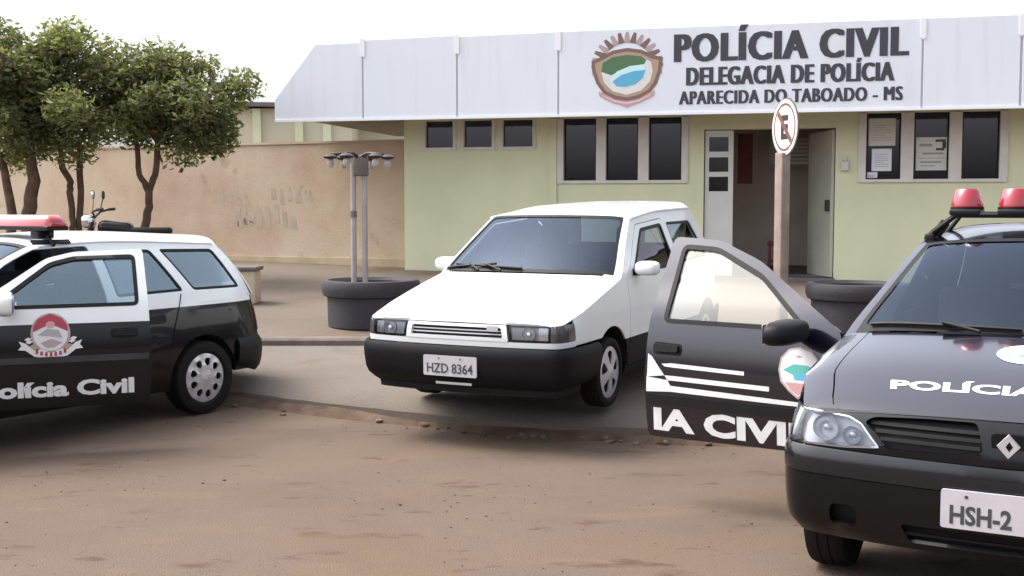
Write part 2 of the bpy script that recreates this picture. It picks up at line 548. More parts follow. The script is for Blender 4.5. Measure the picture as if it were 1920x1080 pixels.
def tri2d(poly, holes=(), step=0.06, cons=()):
    loops = [resample(poly, step)] + [resample(h, step) for h in holes]
    pts, edges = [], []
    for lp in loops:
        k = len(pts)
        pts += lp
        edges += [(k + i, k + (i + 1) % len(lp)) for i in range(len(lp))]
    for (a, b) in cons:
        k = len(pts)
        nn = max(1, int(math.hypot(b[0] - a[0], b[1] - a[1]) / step))
        for i in range(nn + 1): pts.append((a[0] + (b[0] - a[0]) * i / nn, a[1] + (b[1] - a[1]) * i / nn))
        edges += [(k + i, k + i + 1) for i in range(nn)]
    bp = np.array(pts)
    x0, y0 = bp.min(0)
    x1, y1 = bp.max(0)
    xs = np.arange(x0 + step * 0.5, x1, step)
    ys = np.arange(y0 + step * 0.5, y1, step)
    for x in xs:
        for y in ys:
            if ((bp[:, 0] - x) ** 2 + (bp[:, 1] - y) ** 2).min() > (0.5 * step) ** 2 and inpoly(loops[0], x, y) and not any(inpoly(h, x, y) for h in loops[1:]):
                pts.append((x, y))
    v, e, f, _, _, _ = delaunay_2d_cdt([Vector(p) for p in pts], edges, [], 0, 1e-5)
    F = []
    for t in f:
        cx = sum(v[i].x for i in t) / len(t)
        cy = sum(v[i].y for i in t) / len(t)
        if inpoly(loops[0], cx, cy) and not any(inpoly(h, cx, cy) for h in loops[1:]): F.append(tuple(t))
    return [(p.x, p.y) for p in v], F


def patch(mb, poly, fn, holes=(), step=0.06, mi=0, cons=(), matfn=None):
    v, f = tri2d(poly, holes, step, cons)
    used = sorted({i for t in f for i in t})
    ix = {o: k for k, o in enumerate(used)}
    vs = [fn(*v[i]) for i in used]
    fs = [tuple(ix[i] for i in t) for t in f]
    if matfn:
        mi = [matfn(sum(v[i][0] for i in t) / 3, sum(v[i][1] for i in t) / 3) for t in f]
    return mb.add(vs, fs, mi)


_txt = {}


def text2d(s, bold=0.0, spacing=1.0):
    """glyph outlines as triangles; height of capitals scaled to 1, width natural, centred on x=0, baseline y=0"""
    key = (s, bold, spacing)
    if key in _txt: return _txt[key]
    cu = bpy.data.curves.new("glyphs", 'FONT')
    cu.body = s
    cu.size = 1.0
    cu.align_x = 'CENTER'
    cu.offset = bold
    cu.space_character = spacing
    cu.resolution_u = 3
    cu.fill_mode = 'FRONT'
    ob = bpy.data.objects.new("glyphs", cu)
    COL.objects.link(ob)
    dg = bpy.context.evaluated_depsgraph_get()
    me = bpy.data.meshes.new_from_object(ob.evaluated_get(dg))
    bm = bmesh.new()
    bm.from_mesh(me)
    bmesh.ops.triangulate(bm, faces=bm.faces)
    bm.verts.index_update()
    V = [(v.co.x, v.co.y) for v in bm.verts]
    F = [[v.index for v in f.verts] for f in bm.faces]
    bm.free()
    bpy.data.meshes.remove(me)
    bpy.data.objects.remove(ob)
    bpy.data.curves.remove(cu)
    cap = 0.69
    xs = [v[0] for v in V]
    cx = (min(xs) + max(xs)) / 2
    V = [((x - cx) / cap, y / cap) for x, y in V]
    wd = (max(xs) - min(xs)) / cap
    _txt[key] = (V, F, wd)
    return _txt[key]


def put_text(mb, s, fn, width, height, bold=0.02, mi=0, spacing=1.0):
    """fn(u, v) -> 3-D, u centred, v from the baseline up"""
    V, F, wd = text2d(s, bold, spacing)
    k = width / wd
    return mb.add([fn(x * k, y * height) for x, y in V], F, mi)


def ellipse(cx, cy, rx, ry, n=24, a0=0, a1=360):
    full = abs(a1 - a0) >= 360
    return [(cx + rx * math.cos(R(a0 + (a1 - a0) * k / (n if full else n - 1))), cy + ry * math.sin(R(a0 + (a1 - a0) * k / (n if full else n - 1)))) for k in range(n)]


# ------------------------------------------------------------------ the ground
def slope(x, y):      # upper pavement rises gently to the buildings
    return 0.30 + 0.05 * (y - 11.5)


mb = MB()
mb.add([(-600, -300, 0), (600, -300, 0), (600, 1500, 0), (-600, 1500, 0)], [(0, 1, 2, 3)])
tag(mb.build("road", M['road'], smooth=0), kind="structure")

CS = 0.30      # the slab edge
curb = [(-14, 17.2), (-9.5, 14.3), (-6, 12.15), (-4.2, 11.05), (-3.2, 10.43), (-2.36, 9.88), (-1.8, 9.5), (-1.3, 9.2), (-0.86, 8.92), (-0.44, 8.69),
        (0, 8.5), (0.35, 8.37), (0.7, 8.29), (1.02, 8.23), (1.6, 8.17), (2.4, 8.13), (3.6, 8.1), (6, 8.1), (14, 8.1)]


curb = [(x, y - CS) for x, y in curb]


def apron_z(x, y): return 0.176 + 0.018 * max(-0.5, y - 8.2)


back_y = lambda x: 11.5 if x > -5 else 11.5 + (-5 - x) * 0.62
mb = MB()
# apron slab: worn front edge, sloping up to the back kerb
cv = []
for i in range(len(curb) - 1):
    a, b = np.array(curb[i]), np.array(curb[i + 1])
    k = max(1, int(np.linalg.norm(b - a) / 0.16))
    for t in range(k): cv.append(tuple(a + (b - a) * t / k))
cv.append(curb[-1])
rows = []
for (x, y) in cv:
    jx, jy = 0.0, RNG.normal(0, 0.006)
    yb = max(back_y(x), y + 0.5)
    r = [(x + jx, y + jy, -0.05), (x + jx * 0.6, y + 0.012 + jy, 0.085 + RNG.normal(0, 0.004)), (x, y + 0.05 + jy * 0.7, 0.115 + RNG.normal(0, 0.005)), (x, y + 0.2, apron_z(x, y + 0.2) - 0.012)]
    for t in (0.25, 0.5, 0.75, 1.0):
        yy = y + 0.2 + (yb - y - 0.2) * t
        r.append((x, yy, apron_z(x, yy)))
    rows.append(r)
n_ = len(rows[0])
mb.add([p for r in rows for p in r], [(i * n_ + j, (i + 1) * n_ + j, (i + 1) * n_ + j + 1, i * n_ + j + 1) for i in range(len(rows) - 1) for j in range(n_ - 1)])
tag(mb.build("driveway", M['concrete'], smooth=30), kind="structure")

# upper pavement slab
mb = MB()
xs = [-40, -16, -10, -5, -3, -1, 1, 3, 6, 10, 16, 40]
ys_off = [0, 1.5, 3, 6, 10, 20, 60]
vs = []
for x in xs:
    for o in ys_off:
        y = back_y(x) + 0.16 + o
        vs.append((x, y, min(slope(x, back_y(0) + 0.16 + o), 1.2)))
nn = len(ys_off)
mb.add(vs, [(i * nn + j, (i + 1) * nn + j, (i + 1) * nn + j + 1, i * nn + j + 1) for i in range(len(xs) - 1) for j in range(nn - 1)])
tag(mb.build("pavement", M['pavement'], smooth=30), kind="structure")
# kerb between driveway and pavement
mb = MB()
path = [(-40, back_y(-40)), (-5, 11.5), (40, 11.5)]
prof = [(0.0, -0.1), (0.0, 0.285), (0.02, 0.308), (0.17, 0.312), (0.17, -0.1)]
vs = [(x, y + o, z) for (x, y) in path for (o, z) in prof]
k = len(prof)
mb.add(vs, [(i * k + j, (i + 1) * k + j, (i + 1) * k + (j + 1) % k, i * k + (j + 1) % k) for i in range(2) for j in range(k)])
tag(mb.build("kerb", M['kerb'], smooth=30), kind="structure")

# loose rubble and red earth along the worn driveway edge
mb = MB()
for (x, y) in cv:
    if x < -3.4 or x > 3.2: continue
    for _ in range(5 if x > -0.7 else 1):
        px, py = x + RNG.normal(0, 0.07), y - abs(RNG.normal(0.02, 0.07))
        r = min(abs(RNG.normal(0.010, 0.009)) + 0.006, 0.03)
        bm = bmesh.new()
        bmesh.ops.create_icosphere(bm, subdivisions=1, radius=r)
        for v in bm.verts: v.co = v.co * (0.75 + 0.5 * random.random())
        bmesh.ops.scale(bm, vec=(1.3, 1.0, 0.7), verts=bm.verts)
        bmesh.ops.transform(bm, matrix=Matrix.Translation((px, py, r * 0.4)) @ Matrix.Rotation(random.random() * 6, 4, 'Z'), verts=bm.verts)
        bm.verts.index_update()
        mb.add([v.co[:] for v in bm.verts], [[v.index for v in f.verts] for f in bm.faces], 0 if random.random() < 0.45 else 1)
        bm.free()
o = mb.build("rubble", [M['concrete'], M['earth']], smooth=20)
tag(o, "broken concrete crumbs along the worn driveway edge", "rubble", kind="stuff")
# a low drift of red earth against the edge
mb = MB()
for i, (x, y) in enumerate(cv[:-1]):
    pass
dr = [(x, y) for (x, y) in cv if -3.6 < x < 3.0]
rows = []
for i, (x, y) in enumerate(dr):
    wv = 0.5 + 0.5 * math.sin(x * 3.1) * math.cos(x * 1.3 + 1)
    h = 0.03 + 0.035 * wv
    wd = 0.05 + 0.10 * wv
    rows.append([(x, y + 0.03, h + 0.01), (x, y - wd * 0.3, h * 0.8 + RNG.normal(0, 0.004)), (x, y - wd * 0.7, h * 0.3 + RNG.normal(0, 0.003)), (x, y - wd, -0.005)])
mb.add([p for r in rows for p in r], [(i * 4 + j, (i + 1) * 4 + j, (i + 1) * 4 + j + 1, i * 4 + j + 1) for i in range(len(rows) - 1) for j in range(3)])
o = mb.build("earth_drift", M['earth'], smooth=60)
tag(o, "red earth drifted against the driveway edge", "earth", kind="stuff")
# loose grit lying on the road
mb = MB()
ico = bmesh.new()
bmesh.ops.create_icosphere(ico, subdivisions=1, radius=1.0)
ico.verts.index_update()
IV = [np.array(v.co) for v in ico.verts]
IF = [[v.index for v in f.verts] for f in ico.faces]
ico.free()
for _ in range(1700):
    d = 3.4 + 5.2 * RNG.random() ** 0.8
    x = (RNG.random() * 2 - 1) * 0.46 * d
    yk = float(np.interp(x, [p[0] for p in curb], [p[1] for p in curb]))
    if d > yk - 0.05: continue
    cl = math.sin(x * 2.1 + 1.3) + math.sin(d * 3.3 + x) + RNG.normal(0, 0.7)
    if cl < 0.1: continue
    r = min(0.012, 0.0025 + abs(RNG.normal(0, 0.0026)))
    sc = np.array([r * (0.8 + 0.6 * RNG.random()), r * (0.8 + 0.6 * RNG.random()), r * 0.6])
    mb.add([(x + v[0] * sc[0], d + v[1] * sc[1], r * 0.3 + v[2] * sc[2]) for v in IV], IF, int(RNG.integers(0, 3)))
tag(mb.build("grit", [M['concrete'], M['earth'], M['pavement']], smooth=0, recalc=False), "small loose stones scattered over the dirt road", "grit", kind="stuff")
# sparse tufts
mb = MB()
for (x, y) in dr:
    if not (0.9 < x < 2.6 or -0.2 < x < 0.1): continue
    for _ in range(9):
        px, py = x + RNG.normal(0, 0.08), y + RNG.normal(-0.02, 0.05)
        h = 0.03 + random.random() * 0.05
        a = random.random() * 6.28
        dx, dy = math.cos(a), math.sin(a)
        z0 = 0.02 if py < y else 0.11
        mb.add([(px - dy * 0.004, py + dx * 0.004, z0), (px + dy * 0.004, py - dx * 0.004, z0), (px + dx * h * 0.5, py + dy * h * 0.5, z0 + h)], [(0, 1, 2)])
o = mb.build("weeds", M['grass'], smooth=0)
tag(o, "short dry weeds growing along the driveway edge", "weeds", kind="stuff")


# ------------------------------------------------------------------ the police station
FA = R(14)
FU = np.array([math.cos(FA), -math.sin(FA)])
FN = np.array([math.sin(FA), math.cos(FA)])
FO = np.array([0.66, 16.7])


def fac(s, v, z):
    p = FO + FU * s + FN * v
    return (p[0], p[1], z)


ST = thing("police_station", "low pale green police station with a long pale fascia and black sign lettering", "building", fac(1.5, 0.8, 0.55))
SL = Vector(ST.location)


def stp(mb, name, m, parent=ST, **k):
    """mesh given in world coordinates, parented under the station"""
    loc = Vector((0, 0, 0))
    if parent is ST: loc = -SL
    return mb.build(name, m, parent, loc=loc, **k)


WV = 0.8    # wall plane
Z0, Z1 = 0.30, 2.96
wins_small = [(-2.24, -1.80, 2.50, 2.90), (-1.63, -1.19, 2.50, 2.90), (-1.02, -0.56, 2.50, 2.90)]
wins_left = [(-0.09, 0.40, 1.99, 2.90), (0.545, 1.02, 1.99, 2.90), (1.175, 1.65, 1.99, 2.90)]
wins_right = [(4.21, 4.67, 1.985, 2.90), (4.84, 5.30, 1.985, 2.90), (5.465, 5.95, 1.985, 2.90)]
DOOR = (1.97, 3.80, 0.60, 2.71)
rect = lambda a: [(a[0], a[2]), (a[1], a[2]), (a[1], a[3]), (a[0], a[3])]

mb = MB()


def boxf(mb, s0, s1, v0, v1, z0, z1, mi=0):
    mb.prism([(s0, v0), (s1, v0), (s1, v1), (s0, v1)], z0, z1, mi, fn=lambda x, y, z: fac(x, y, z))


def wall_with_holes(mb, s0, s1, z0, z1, holes, v0, v1):
    """butted boxes around rectangular openings"""
    xs = sorted({s0, s1} | {h[0] for h in holes} | {h[1] for h in holes})
    for a, b in zip(xs[:-1], xs[1:]):
        hs_ = sorted([h for h in holes if h[0] <= a + 1e-6 and h[1] >= b - 1e-6], key=lambda h: h[2])
        z = z0
        for h in hs_:
            if h[2] > z + 1e-6: boxf(mb, a, b, v0, v1, z, h[2])
            z = h[3]
        if z < z1 - 1e-6: boxf(mb, a, b, v0, v1, z, z1)


allh = wins_small + [(-0.185, 1.745, 1.945, 2.90)] + [(4.105, 6.055, 1.94, 2.90)] + [DOOR]
wall_with_holes(mb, -2.585, 9.5, Z0, Z1, allh, WV, WV + 0.18)
boxf(mb, -2.585, -2.405, WV + 0.18, WV + 8, Z0, Z1)       # left flank
boxf(mb, 9.32, 9.5, WV + 0.18, WV + 8, Z0, Z1)
boxf(mb, -2.405, 9.32, WV + 7.82, WV + 8, Z0, Z1)
boxf(mb, -0.30, -0.19, WV - 0.035, WV, Z0, 2.90)            # shallow pilaster
boxf(mb, 6.35, 6.50, WV - 0.035, WV, Z0, 2.90)
stp(mb, "wall", M['wall'], smooth=0)

# frames: two big window groups as white surrounds with mullions, glass set back
for grp, fr in ((wins_left, (-0.185, 1.745, 1.945, 2.90)), (wins_right, (4.105, 6.055, 1.94, 2.90))):
    f = MB()
    wall_with_holes(f, fr[0], fr[1], fr[2], fr[3], [(a, b, c, d) for a, b, c, d in grp], WV - 0.03, WV + 0.17)
    fo = stp(f, "window", M['winframe'], smooth=0, bevel=0.004)
    for a in grp:
        p = MB()
        boxf(p, a[0], a[1], WV + 0.06, WV + 0.066, a[2], a[3])
        stp(p, "pane", M['pane'], fo, smooth=0)
        q = MB()
        for (s0, s1, z0, z1) in ((a[0], a[0] + 0.022, a[2] + .02, a[3] - .02), (a[1] - 0.022, a[1], a[2] + .02, a[3] - .02), (a[0], a[1], a[2], a[2] + 0.02), (a[0], a[1], a[3] - 0.02, a[3])):
            boxf(q, s0, s1, WV + 0.045, WV + 0.080, z0, z1)
        stp(q, "sash", M['plastic'], fo, smooth=0)
for a in wins_small:
    f = MB()
    b = (a[0] - 0.05, a[1] + 0.05, a[2] - 0.05, 2.90)
    wall_with_holes(f, b[0], b[1], b[2], b[3], [a], WV - 0.02, WV - 0.0005)
    fo = stp(f, "window", M['winframe'], smooth=0)
    p = MB()
    boxf(p, a[0], a[1], WV + 0.06, WV + 0.066, a[2], a[3])
    stp(p, "pane", M['pane'], fo, smooth=0)
# red curtain edge and pale things dimly seen inside the third small window and the left group
for (u0, u1, z0) in ((-1.05, -0.66, 2.3), (0.5, 0.72, 1.8), (5.5, 6.0, 1.8)):
    mb = MB()
    mb.grid(lambda u, v: fac(u, WV + 0.5 + 0.03 * math.sin(u * 36), v), np.linspace(u0, u1, 24), [z0, 2.9])
    stp(mb, "curtain", M['interior_dark'], smooth=60)

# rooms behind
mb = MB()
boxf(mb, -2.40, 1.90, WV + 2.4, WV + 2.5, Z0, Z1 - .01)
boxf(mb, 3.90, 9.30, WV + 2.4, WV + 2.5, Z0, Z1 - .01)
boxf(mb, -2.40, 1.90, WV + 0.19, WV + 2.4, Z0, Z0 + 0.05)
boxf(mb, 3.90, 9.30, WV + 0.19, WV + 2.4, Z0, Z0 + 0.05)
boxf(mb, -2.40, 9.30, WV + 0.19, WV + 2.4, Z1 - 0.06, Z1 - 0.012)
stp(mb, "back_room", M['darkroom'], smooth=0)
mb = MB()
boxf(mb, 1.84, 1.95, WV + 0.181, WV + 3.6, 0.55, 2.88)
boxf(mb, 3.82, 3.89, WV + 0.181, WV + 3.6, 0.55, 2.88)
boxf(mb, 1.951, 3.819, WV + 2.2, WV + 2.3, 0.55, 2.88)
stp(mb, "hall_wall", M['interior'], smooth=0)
mb = MB()
boxf(mb, 1.951, 3.819, WV - 0.02, WV + 3.49, 0.50, 0.60)
stp(mb, "threshold", M['tilegrey'], smooth=0)

# doors: white leaf with three small panes (ajar, left), grey leaf folded inwards on the right
leaf = MB()
lw = [(0.055, 0.33, 1.79, 2.00), (0.055, 0.33, 1.50, 1.71), (0.055, 0.33, 1.22, 1.43)]


def door_fn(s0, ang, v0):
    def g(a, t, z): return fac(s0 + a * math.cos(ang) - t * math.sin(ang) * 0, v0 + a * math.sin(ang) + t, 0.605 + z)
    return g


g = door_fn(1.985, R(4), WV + 0.05)


def wall_holes_fn(mb, s0, s1, z0, z1, holes, v0, v1, fn):
    xs = sorted({s0, s1} | {h[0] for h in holes} | {h[1] for h in holes})
    for a, b in zip(xs[:-1], xs[1:]):
        hs_ = sorted([h for h in holes if h[0] <= a + 1e-6 and h[1] >= b - 1e-6], key=lambda h: h[2])
        z = z0
        for h in hs_ + [(0, 0, z1, z1)]:
            if h[2] > z + 1e-6:
                mb.prism([(a, v0), (b, v0), (b, v1), (a, v1)], z, h[2], 0, fn=fn)
            z = h[3]


wall_holes_fn(leaf, 0, 0.40, 0, 2.09, lw, 0, 0.04, g)
lo = stp(leaf, "door", M['doorwhite'], smooth=0)
lo["label"] = "white door leaf with three small panes"
p = MB()
for a in lw:
    p.prism([(a[0], 0.015), (a[1], 0.015), (a[1], 0.022), (a[0], 0.022)], a[2], a[3], 0, fn=g)
stp(p, "pane", M['pane'], lo, smooth=0)
g2 = door_fn(3.80, R(103), WV + 0.06)
leaf = MB()
leaf.prism([(0, 0), (0.92, 0), (0.92, 0.04), (0, 0.04)], 0, 2.08, 0, fn=lambda a, t, z: fac(3.79 - a * 0.34 - t, WV + 0.06 + a * 0.94, 0.605 + z))
lo = stp(leaf, "door", M['doorgrey'], smooth=0, bevel=0.004)
lo["label"] = "grey door leaf folded inwards"
h = MB()
h.box(fac(3.70, WV + 0.14, 1.62), (0.05, 0.10, 0.16), bev=0.01)
stp(h, "handle", M['iron'], lo)
# louvred grille over the inner lobby, seen through the door
mb = MB()
for k in range(7):
    boxf(mb, 2.85, 3.80, WV + 1.6, WV + 1.62, 2.26 + k * 0.06, 2.30 + k * 0.06)
stp(mb, "louvre", M['doorgrey'], smooth=0)
mb = MB()
boxf(mb, 2.40, 2.62, WV + 0.9, WV + 0.94, 1.95, 2.70)
stp(mb, "hanging_cloth", M['interior_dark'], smooth=0)

# roof slab and soffit behind the fascia
mb = MB()
boxf(mb, -4.30, 9.6, 0.07, WV + 8.05, 3.05, 3.12)
stp(mb, "roof", M['tilegrey'], smooth=0)
mb = MB()
boxf(mb, -4.30, 9.6, 0.07, WV + 0.6, 2.965, 3.045)
boxf(mb, -4.30, -2.60, WV + 0.6, WV + 4.5, 2.965, 3.045)
stp(mb, "soffit", M['soffit'], smooth=0)

# fascia panels
FZ0, FZ1 = 2.868, 4.06


def panel_poly(mb, poly, v0, v1, mi=0):
    mb.prism(poly, v0, v1, mi, fn=lambda s, z, v: fac(s, v, z))


joints = [-2.94, -1.495, -0.005, 4.86, 6.06]
pan = []
mb = MB()
panel_poly(mb, [(-4.35, FZ0), (-2.95, FZ0), (-2.95, FZ1 - 0.05), (-3.69, FZ1 - 0.06), (-4.35, 3.20)], 0, 0.05)
stp(mb, "fascia_panel", M['fascia'], smooth=0, bevel=0.006)
for a, b in zip(joints[:-1], joints[1:]):
    mb = MB()
    panel_poly(mb, [(a + 0.012, FZ0), (b - 0.012, FZ0), (b - 0.012, FZ1), (a + 0.012, FZ1 - (0.02 if b < 0.5 else 0))], 0, 0.05)
    o = stp(mb, "fascia_panel", M['fascia'], smooth=0, bevel=0.006)
    if b > 4 and a < 1: SIGN = o
mb = MB()
panel_poly(mb, [(6.075, FZ0), (9.6, FZ0), (9.6, FZ1), (6.075, FZ1)], 0, 0.05)
stp(mb, "fascia_panel", M['fascia'], smooth=0, bevel=0.006)
for j in joints:
    mb = MB()
    boxf(mb, j - 0.011, j + 0.011, 0.012, 0.045, FZ0 + 0.002, FZ1 - 0.27)
    stp(mb, "seam", M['seam'], smooth=0)
    mb = MB()
    boxf(mb, j - 0.035, j + 0.035, -0.012, -0.001, FZ1 - 0.26, FZ1 + 0.0)
    stp(mb, "joint_cover", M['fascia_trim'], smooth=0)
# steel frame that carries the fascia, and its returns
for s in np.arange(-4.2, 9.5, 1.4):
    mb = MB()
    boxf(mb, s, s + 0.05, 0.06, 0.11, 3.13, 3.9 if s > -3.7 else 3.25)
    stp(mb, "fascia_strut", M['polegrey'], smooth=0)
mb = MB()
boxf(mb, -4.349, 9.6, -0.014, -0.001, FZ0 + 0.0, FZ0 + 0.035)
stp(mb, "drip_edge", M['fascia_trim'], smooth=0)
# sign lettering and state arms
def sgn(off):
    return lambda s, z: fac(s, -off, z)


mb = MB()
TX = [("POLÍCIA CIVIL", 1.64, 4.66, 3.59, 0.37, 0.008), ("DELEGACIA DE POLÍCIA", 1.80, 4.495, 3.265, 0.24, 0.006), ("APARECIDA DO TABOADO - MS", 1.70, 4.61, 3.005, 0.18, 0.0)]
for t, s0, s1, z, hgt, bold in TX:
    for k_, dx_ in enumerate((-0.075 * hgt, -0.03 * hgt, 0.03 * hgt, 0.075 * hgt)):     # heavy poster letters: thickened strokes
        put_text(mb, t, lambda u, v, c=(s0 + s1) / 2, z=z: fac(c + u + dx_, -0.004 - 0.0005 * k_, z + v), s1 - s0, hgt, bold, spacing=1.14)
stp(mb, "lettering", M["letter"], SIGN, smooth=0)
bpy.context.view_layer.update()


def state_arms(put, S, full=True):
    """put(poly, layer, colour index); unit square about the origin"""
    # rays
    n = 17
    for k in range(n):
        a = R(-12 + 204 * k / (n - 1))
        x0, y0 = 0.34 * math.cos(a), 0.05 + 0.32 * math.sin(a)
        x1, y1 = 0.50 * math.cos(a), 0.05 + 0.46 * math.sin(a)
        px, py = -math.sin(a) * 0.045, math.cos(a) * 0.045
        put([(x0 - px, y0 - py), (x0 + px, y0 + py), (x1 + px * 0.5, y1 + py * 0.5), (x1, y1 + 0.012), (x1 - px * 0.5, y1 - py * 0.5)], 0, 'brown' if k % 2 else 'mauve')
    shield = [(-0.50, 0.13), (-0.36, 0.19), (-0.2, 0.27), (0, 0.30), (0.2, 0.27), (0.36, 0.19), (0.50, 0.16), (0.48, -0.02), (0.42, -0.2), (0.33, -0.32), (0.17, -0.40), (0, -0.43), (-0.17, -0.40), (-0.33, -0.32), (-0.43, -0.18), (-0.49, 0)]
    put(shield, 1, 'brown')
    put(shrink(shield, 0.05), 2, 'gold')
    inner = [(-0.36, -0.02), (-0.34, 0.10), (-0.2, 0.18), (0, 0.205), (0.2, 0.18), (0.33, 0.10), (0.36, -0.02), (0.32, -0.17), (0.2, -0.29), (0, -0.345), (-0.2, -0.29), (-0.32, -0.17)]
    put(inner, 3, 'white')
    put([(-0.36, -0.02), (-0.34, 0.10), (-0.2, 0.18), (0, 0.205), (0.2, 0.18), (0.27, 0.13), (0.24, 0.07), (0.05, 0.04), (-0.14, -0.03), (-0.22, -0.07)], 4, 'green')
    put([(-0.24, -0.13), (-0.14, -0.02), (0.04, 0.05), (0.24, 0.07), (0.26, -0.01), (0.1, -0.02), (-0.08, -0.07), (-0.2, -0.15)], 5, 'ice')
    put([(-0.2, -0.16), (-0.08, -0.07), (0.1, -0.02), (0.26, -0.01), (0.22, -0.12), (0.12, -0.2), (-0.02, -0.235), (-0.14, -0.225)], 6, 'blue')
    put([(-0.40, -0.29), (-0.3, -0.33), (-0.16, -0.405), (0, -0.43), (0.16, -0.405), (0.3, -0.33), (0.39, -0.29), (0.38, -0.36), (0.2, -0.45), (0.06, -0.49), (0, -0.52), (-0.06, -0.49), (-0.2, -0.45), (-0.38, -0.36)], 7, 'pink')
    put([(-0.34, -0.345), (-0.16, -0.425), (0, -0.455), (0.16, -0.425), (0.34, -0.345), (0.33, -0.355), (0.16, -0.438), (0, -0.468), (-0.16, -0.438), (-0.33, -0.355)], 8, 'white')


CIDX = ['brown', 'gold', 'white', 'green', 'ice', 'blue', 'pink', 'mauve', 'red', 'teal', 'grey', 'black']
CMATS = [M['decal_brown'], M['decal_gold'], M['decal_white'], M['decal_green'], M['decal_ice'], M['decal_blue'], M['decal_pink'], M['decal_mauve'], M['decal_red'], M['decal_teal'], M['decal_grey'], M['signblack']]
mb = MB()


def _put(poly, layer, c):
    v, f = tri2d(poly, step=0.3)
    mb.add([fac(0.965 + x * 1.0, -0.003 - layer * 0.0006, 3.50 + y * 1.0) for x, y in v], f, CIDX.index(c))


state_arms(_put, 1)
stp(mb, "emblem", CMATS, SIGN, smooth=0)

# small lamp box by the door
mb = MB()
mb.box(fac(3.93, WV - 0.03, 2.17), (0.10, 0.06, 0.13), bev=0.012, rz=-FA)
mb.box(fac(3.93, WV - 0.025, 2.27), (0.05, 0.05, 0.06), bev=0.012, rz=-FA)
tag(mb.build("wall_lamp", M['doorwhite']), "small pale box lamp on the wall right of the doorway", "wall lamp")

# papers on the right windows
def notice(s0, s1, z0, z1, m, label, marks):
    c = fac((s0 + s1) / 2, WV + 0.055, (z0 + z1) / 2)
    o = MB()
    cs, cz = (s0 + s1) / 2, (z0 + z1) / 2
    base = np.array(c)
    def lf(s, v, z): return tuple(np.array(fac(s, v, z)) - base)
    o.prism([(s0, WV + 0.050), (s1, WV + 0.050), (s1, WV + 0.058), (s0, WV + 0.058)], z0, z1, 0, fn=lf)
    for (a, b, cc, d, mi) in marks:
        o.prism([(s0 + (s1 - s0) * a, WV + 0.0485), (s0 + (s1 - s0) * b, WV + 0.0485), (s0 + (s1 - s0) * b, WV + 0.0498), (s0 + (s1 - s0) * a, WV + 0.0498)],
                z0 + (z1 - z0) * cc, z0 + (z1 - z0) * d, mi, fn=lf)
    ob = o.build("notice", [m, M['ink'], M['inkgrey']], None, loc=c, smooth=0)
    return tag(ob, label, "notice", "notices stuck on the right-hand windows")


lines = [(0.15, 0.85 - 0.2 * (k % 3 == 2), 0.2 + 0.09 * k, 0.22 + 0.09 * k, 2) for k in range(7)]
notice(4.245, 4.60, 2.45, 2.83, M['paper'], "large beige notice high in the left pane of the right window group", lines)
notice(4.29, 4.555, 2.10, 2.41, M['paper2'], "white notice sheet below the large beige notice", lines)
notice(4.22, 4.37, 1.99, 2.085, M['paper2'], "small white slip at the bottom corner of the left pane", [(0.1, 0.8, 0.4, 0.5, 2)])
notice(4.875, 5.295, 2.105, 2.56, M['paper'], "wide poster with a black round mark in the middle pane",
       [(0.60, 0.92, 0.86, 0.93, 1), (0.82, 0.93, 0.66, 0.86, 1), (0.62, 0.88, 0.60, 0.67, 1), (0.10, 0.5, 0.72, 0.80, 2), (0.2, 0.85, 0.48, 0.54, 2), (0.08, 0.92, 0.36, 0.38, 2), (0.15, 0.8, 0.22, 0.28, 2), (0.15, 0.6, 0.12, 0.15, 2)])
# stool inside the doorway
t = thing("stool", "dark red brown stool standing inside the doorway", "stool", fac(3.02, WV + 0.55, 0.605), (0, 0, -FA))
mb = MB(); mb.box((0, 0, 0.46), (0.30, 0.30, 0.05), bev=0.01); mb.build("seat", M['interior_dark'], t)
for sx in (-1, 1):
    for sy in (-1, 1):
        mb = MB(); mb.box((sx * 0.12, sy * 0.12, 0.217), (0.035, 0.035, 0.434), bev=0.004); mb.build("leg", M['interior_dark'], t)
for sy in (-1, 1):
    mb = MB(); mb.box((0, sy * 0.12, 0.2), (0.20, 0.02, 0.03)); mb.build("rail", M['interior_dark'], t)


# ------------------------------------------------------------------ garden wall and far house
GW0, GW1 = np.array([-1.62, 18.42]), np.array([-17.0, 24.9])
gd = (GW1 - GW0) / np.linalg.norm(GW1 - GW0)
gn = np.array([gd[1], -gd[0]])
if gn[1] > 0: gn = -gn
gl = np.linalg.norm(GW1 - GW0)
def gz(t): return 0.62 + 0.012 * t
t = thing("garden_wall", "peach rendered boundary wall with faded painted words, left of the police station", "wall", (GW0[0], GW0[1], 0.5))
def gw(a, v, z):
    p = GW0 + gd * a + gn * v - GW0
    return (p[0], p[1], z - 0.5)
mb = MB()
mb.prism([(0, 0.0), (gl, 0.0), (gl, -0.18), (0, -0.18)], 0.3, 2.62, 0, fn=lambda a, v, z: gw(a, v, z))
mb.build("wall", M['gwall'], t, smooth=0)
mb = MB()
mb.prism([(0, 0.02), (gl, 0.02), (gl, -0.20), (0, -0.20)], 2.621, 2.655, 0, fn=lambda a, v, z: gw(a, v, z))
mb.build("coping", M['gwall'], t, smooth=0)
mb = MB()
mb.prism([(0, 0.025), (gl, 0.025), (gl, 0.0005), (0, 0.0005)], 0.3, 0.78, 0, fn=lambda a, v, z: gw(a, v, z))
mb.build("plinth", M['gwbase'], t, smooth=0)
mb = MB()   # illegible blotches of an old painted advert
rr = random.Random(3)
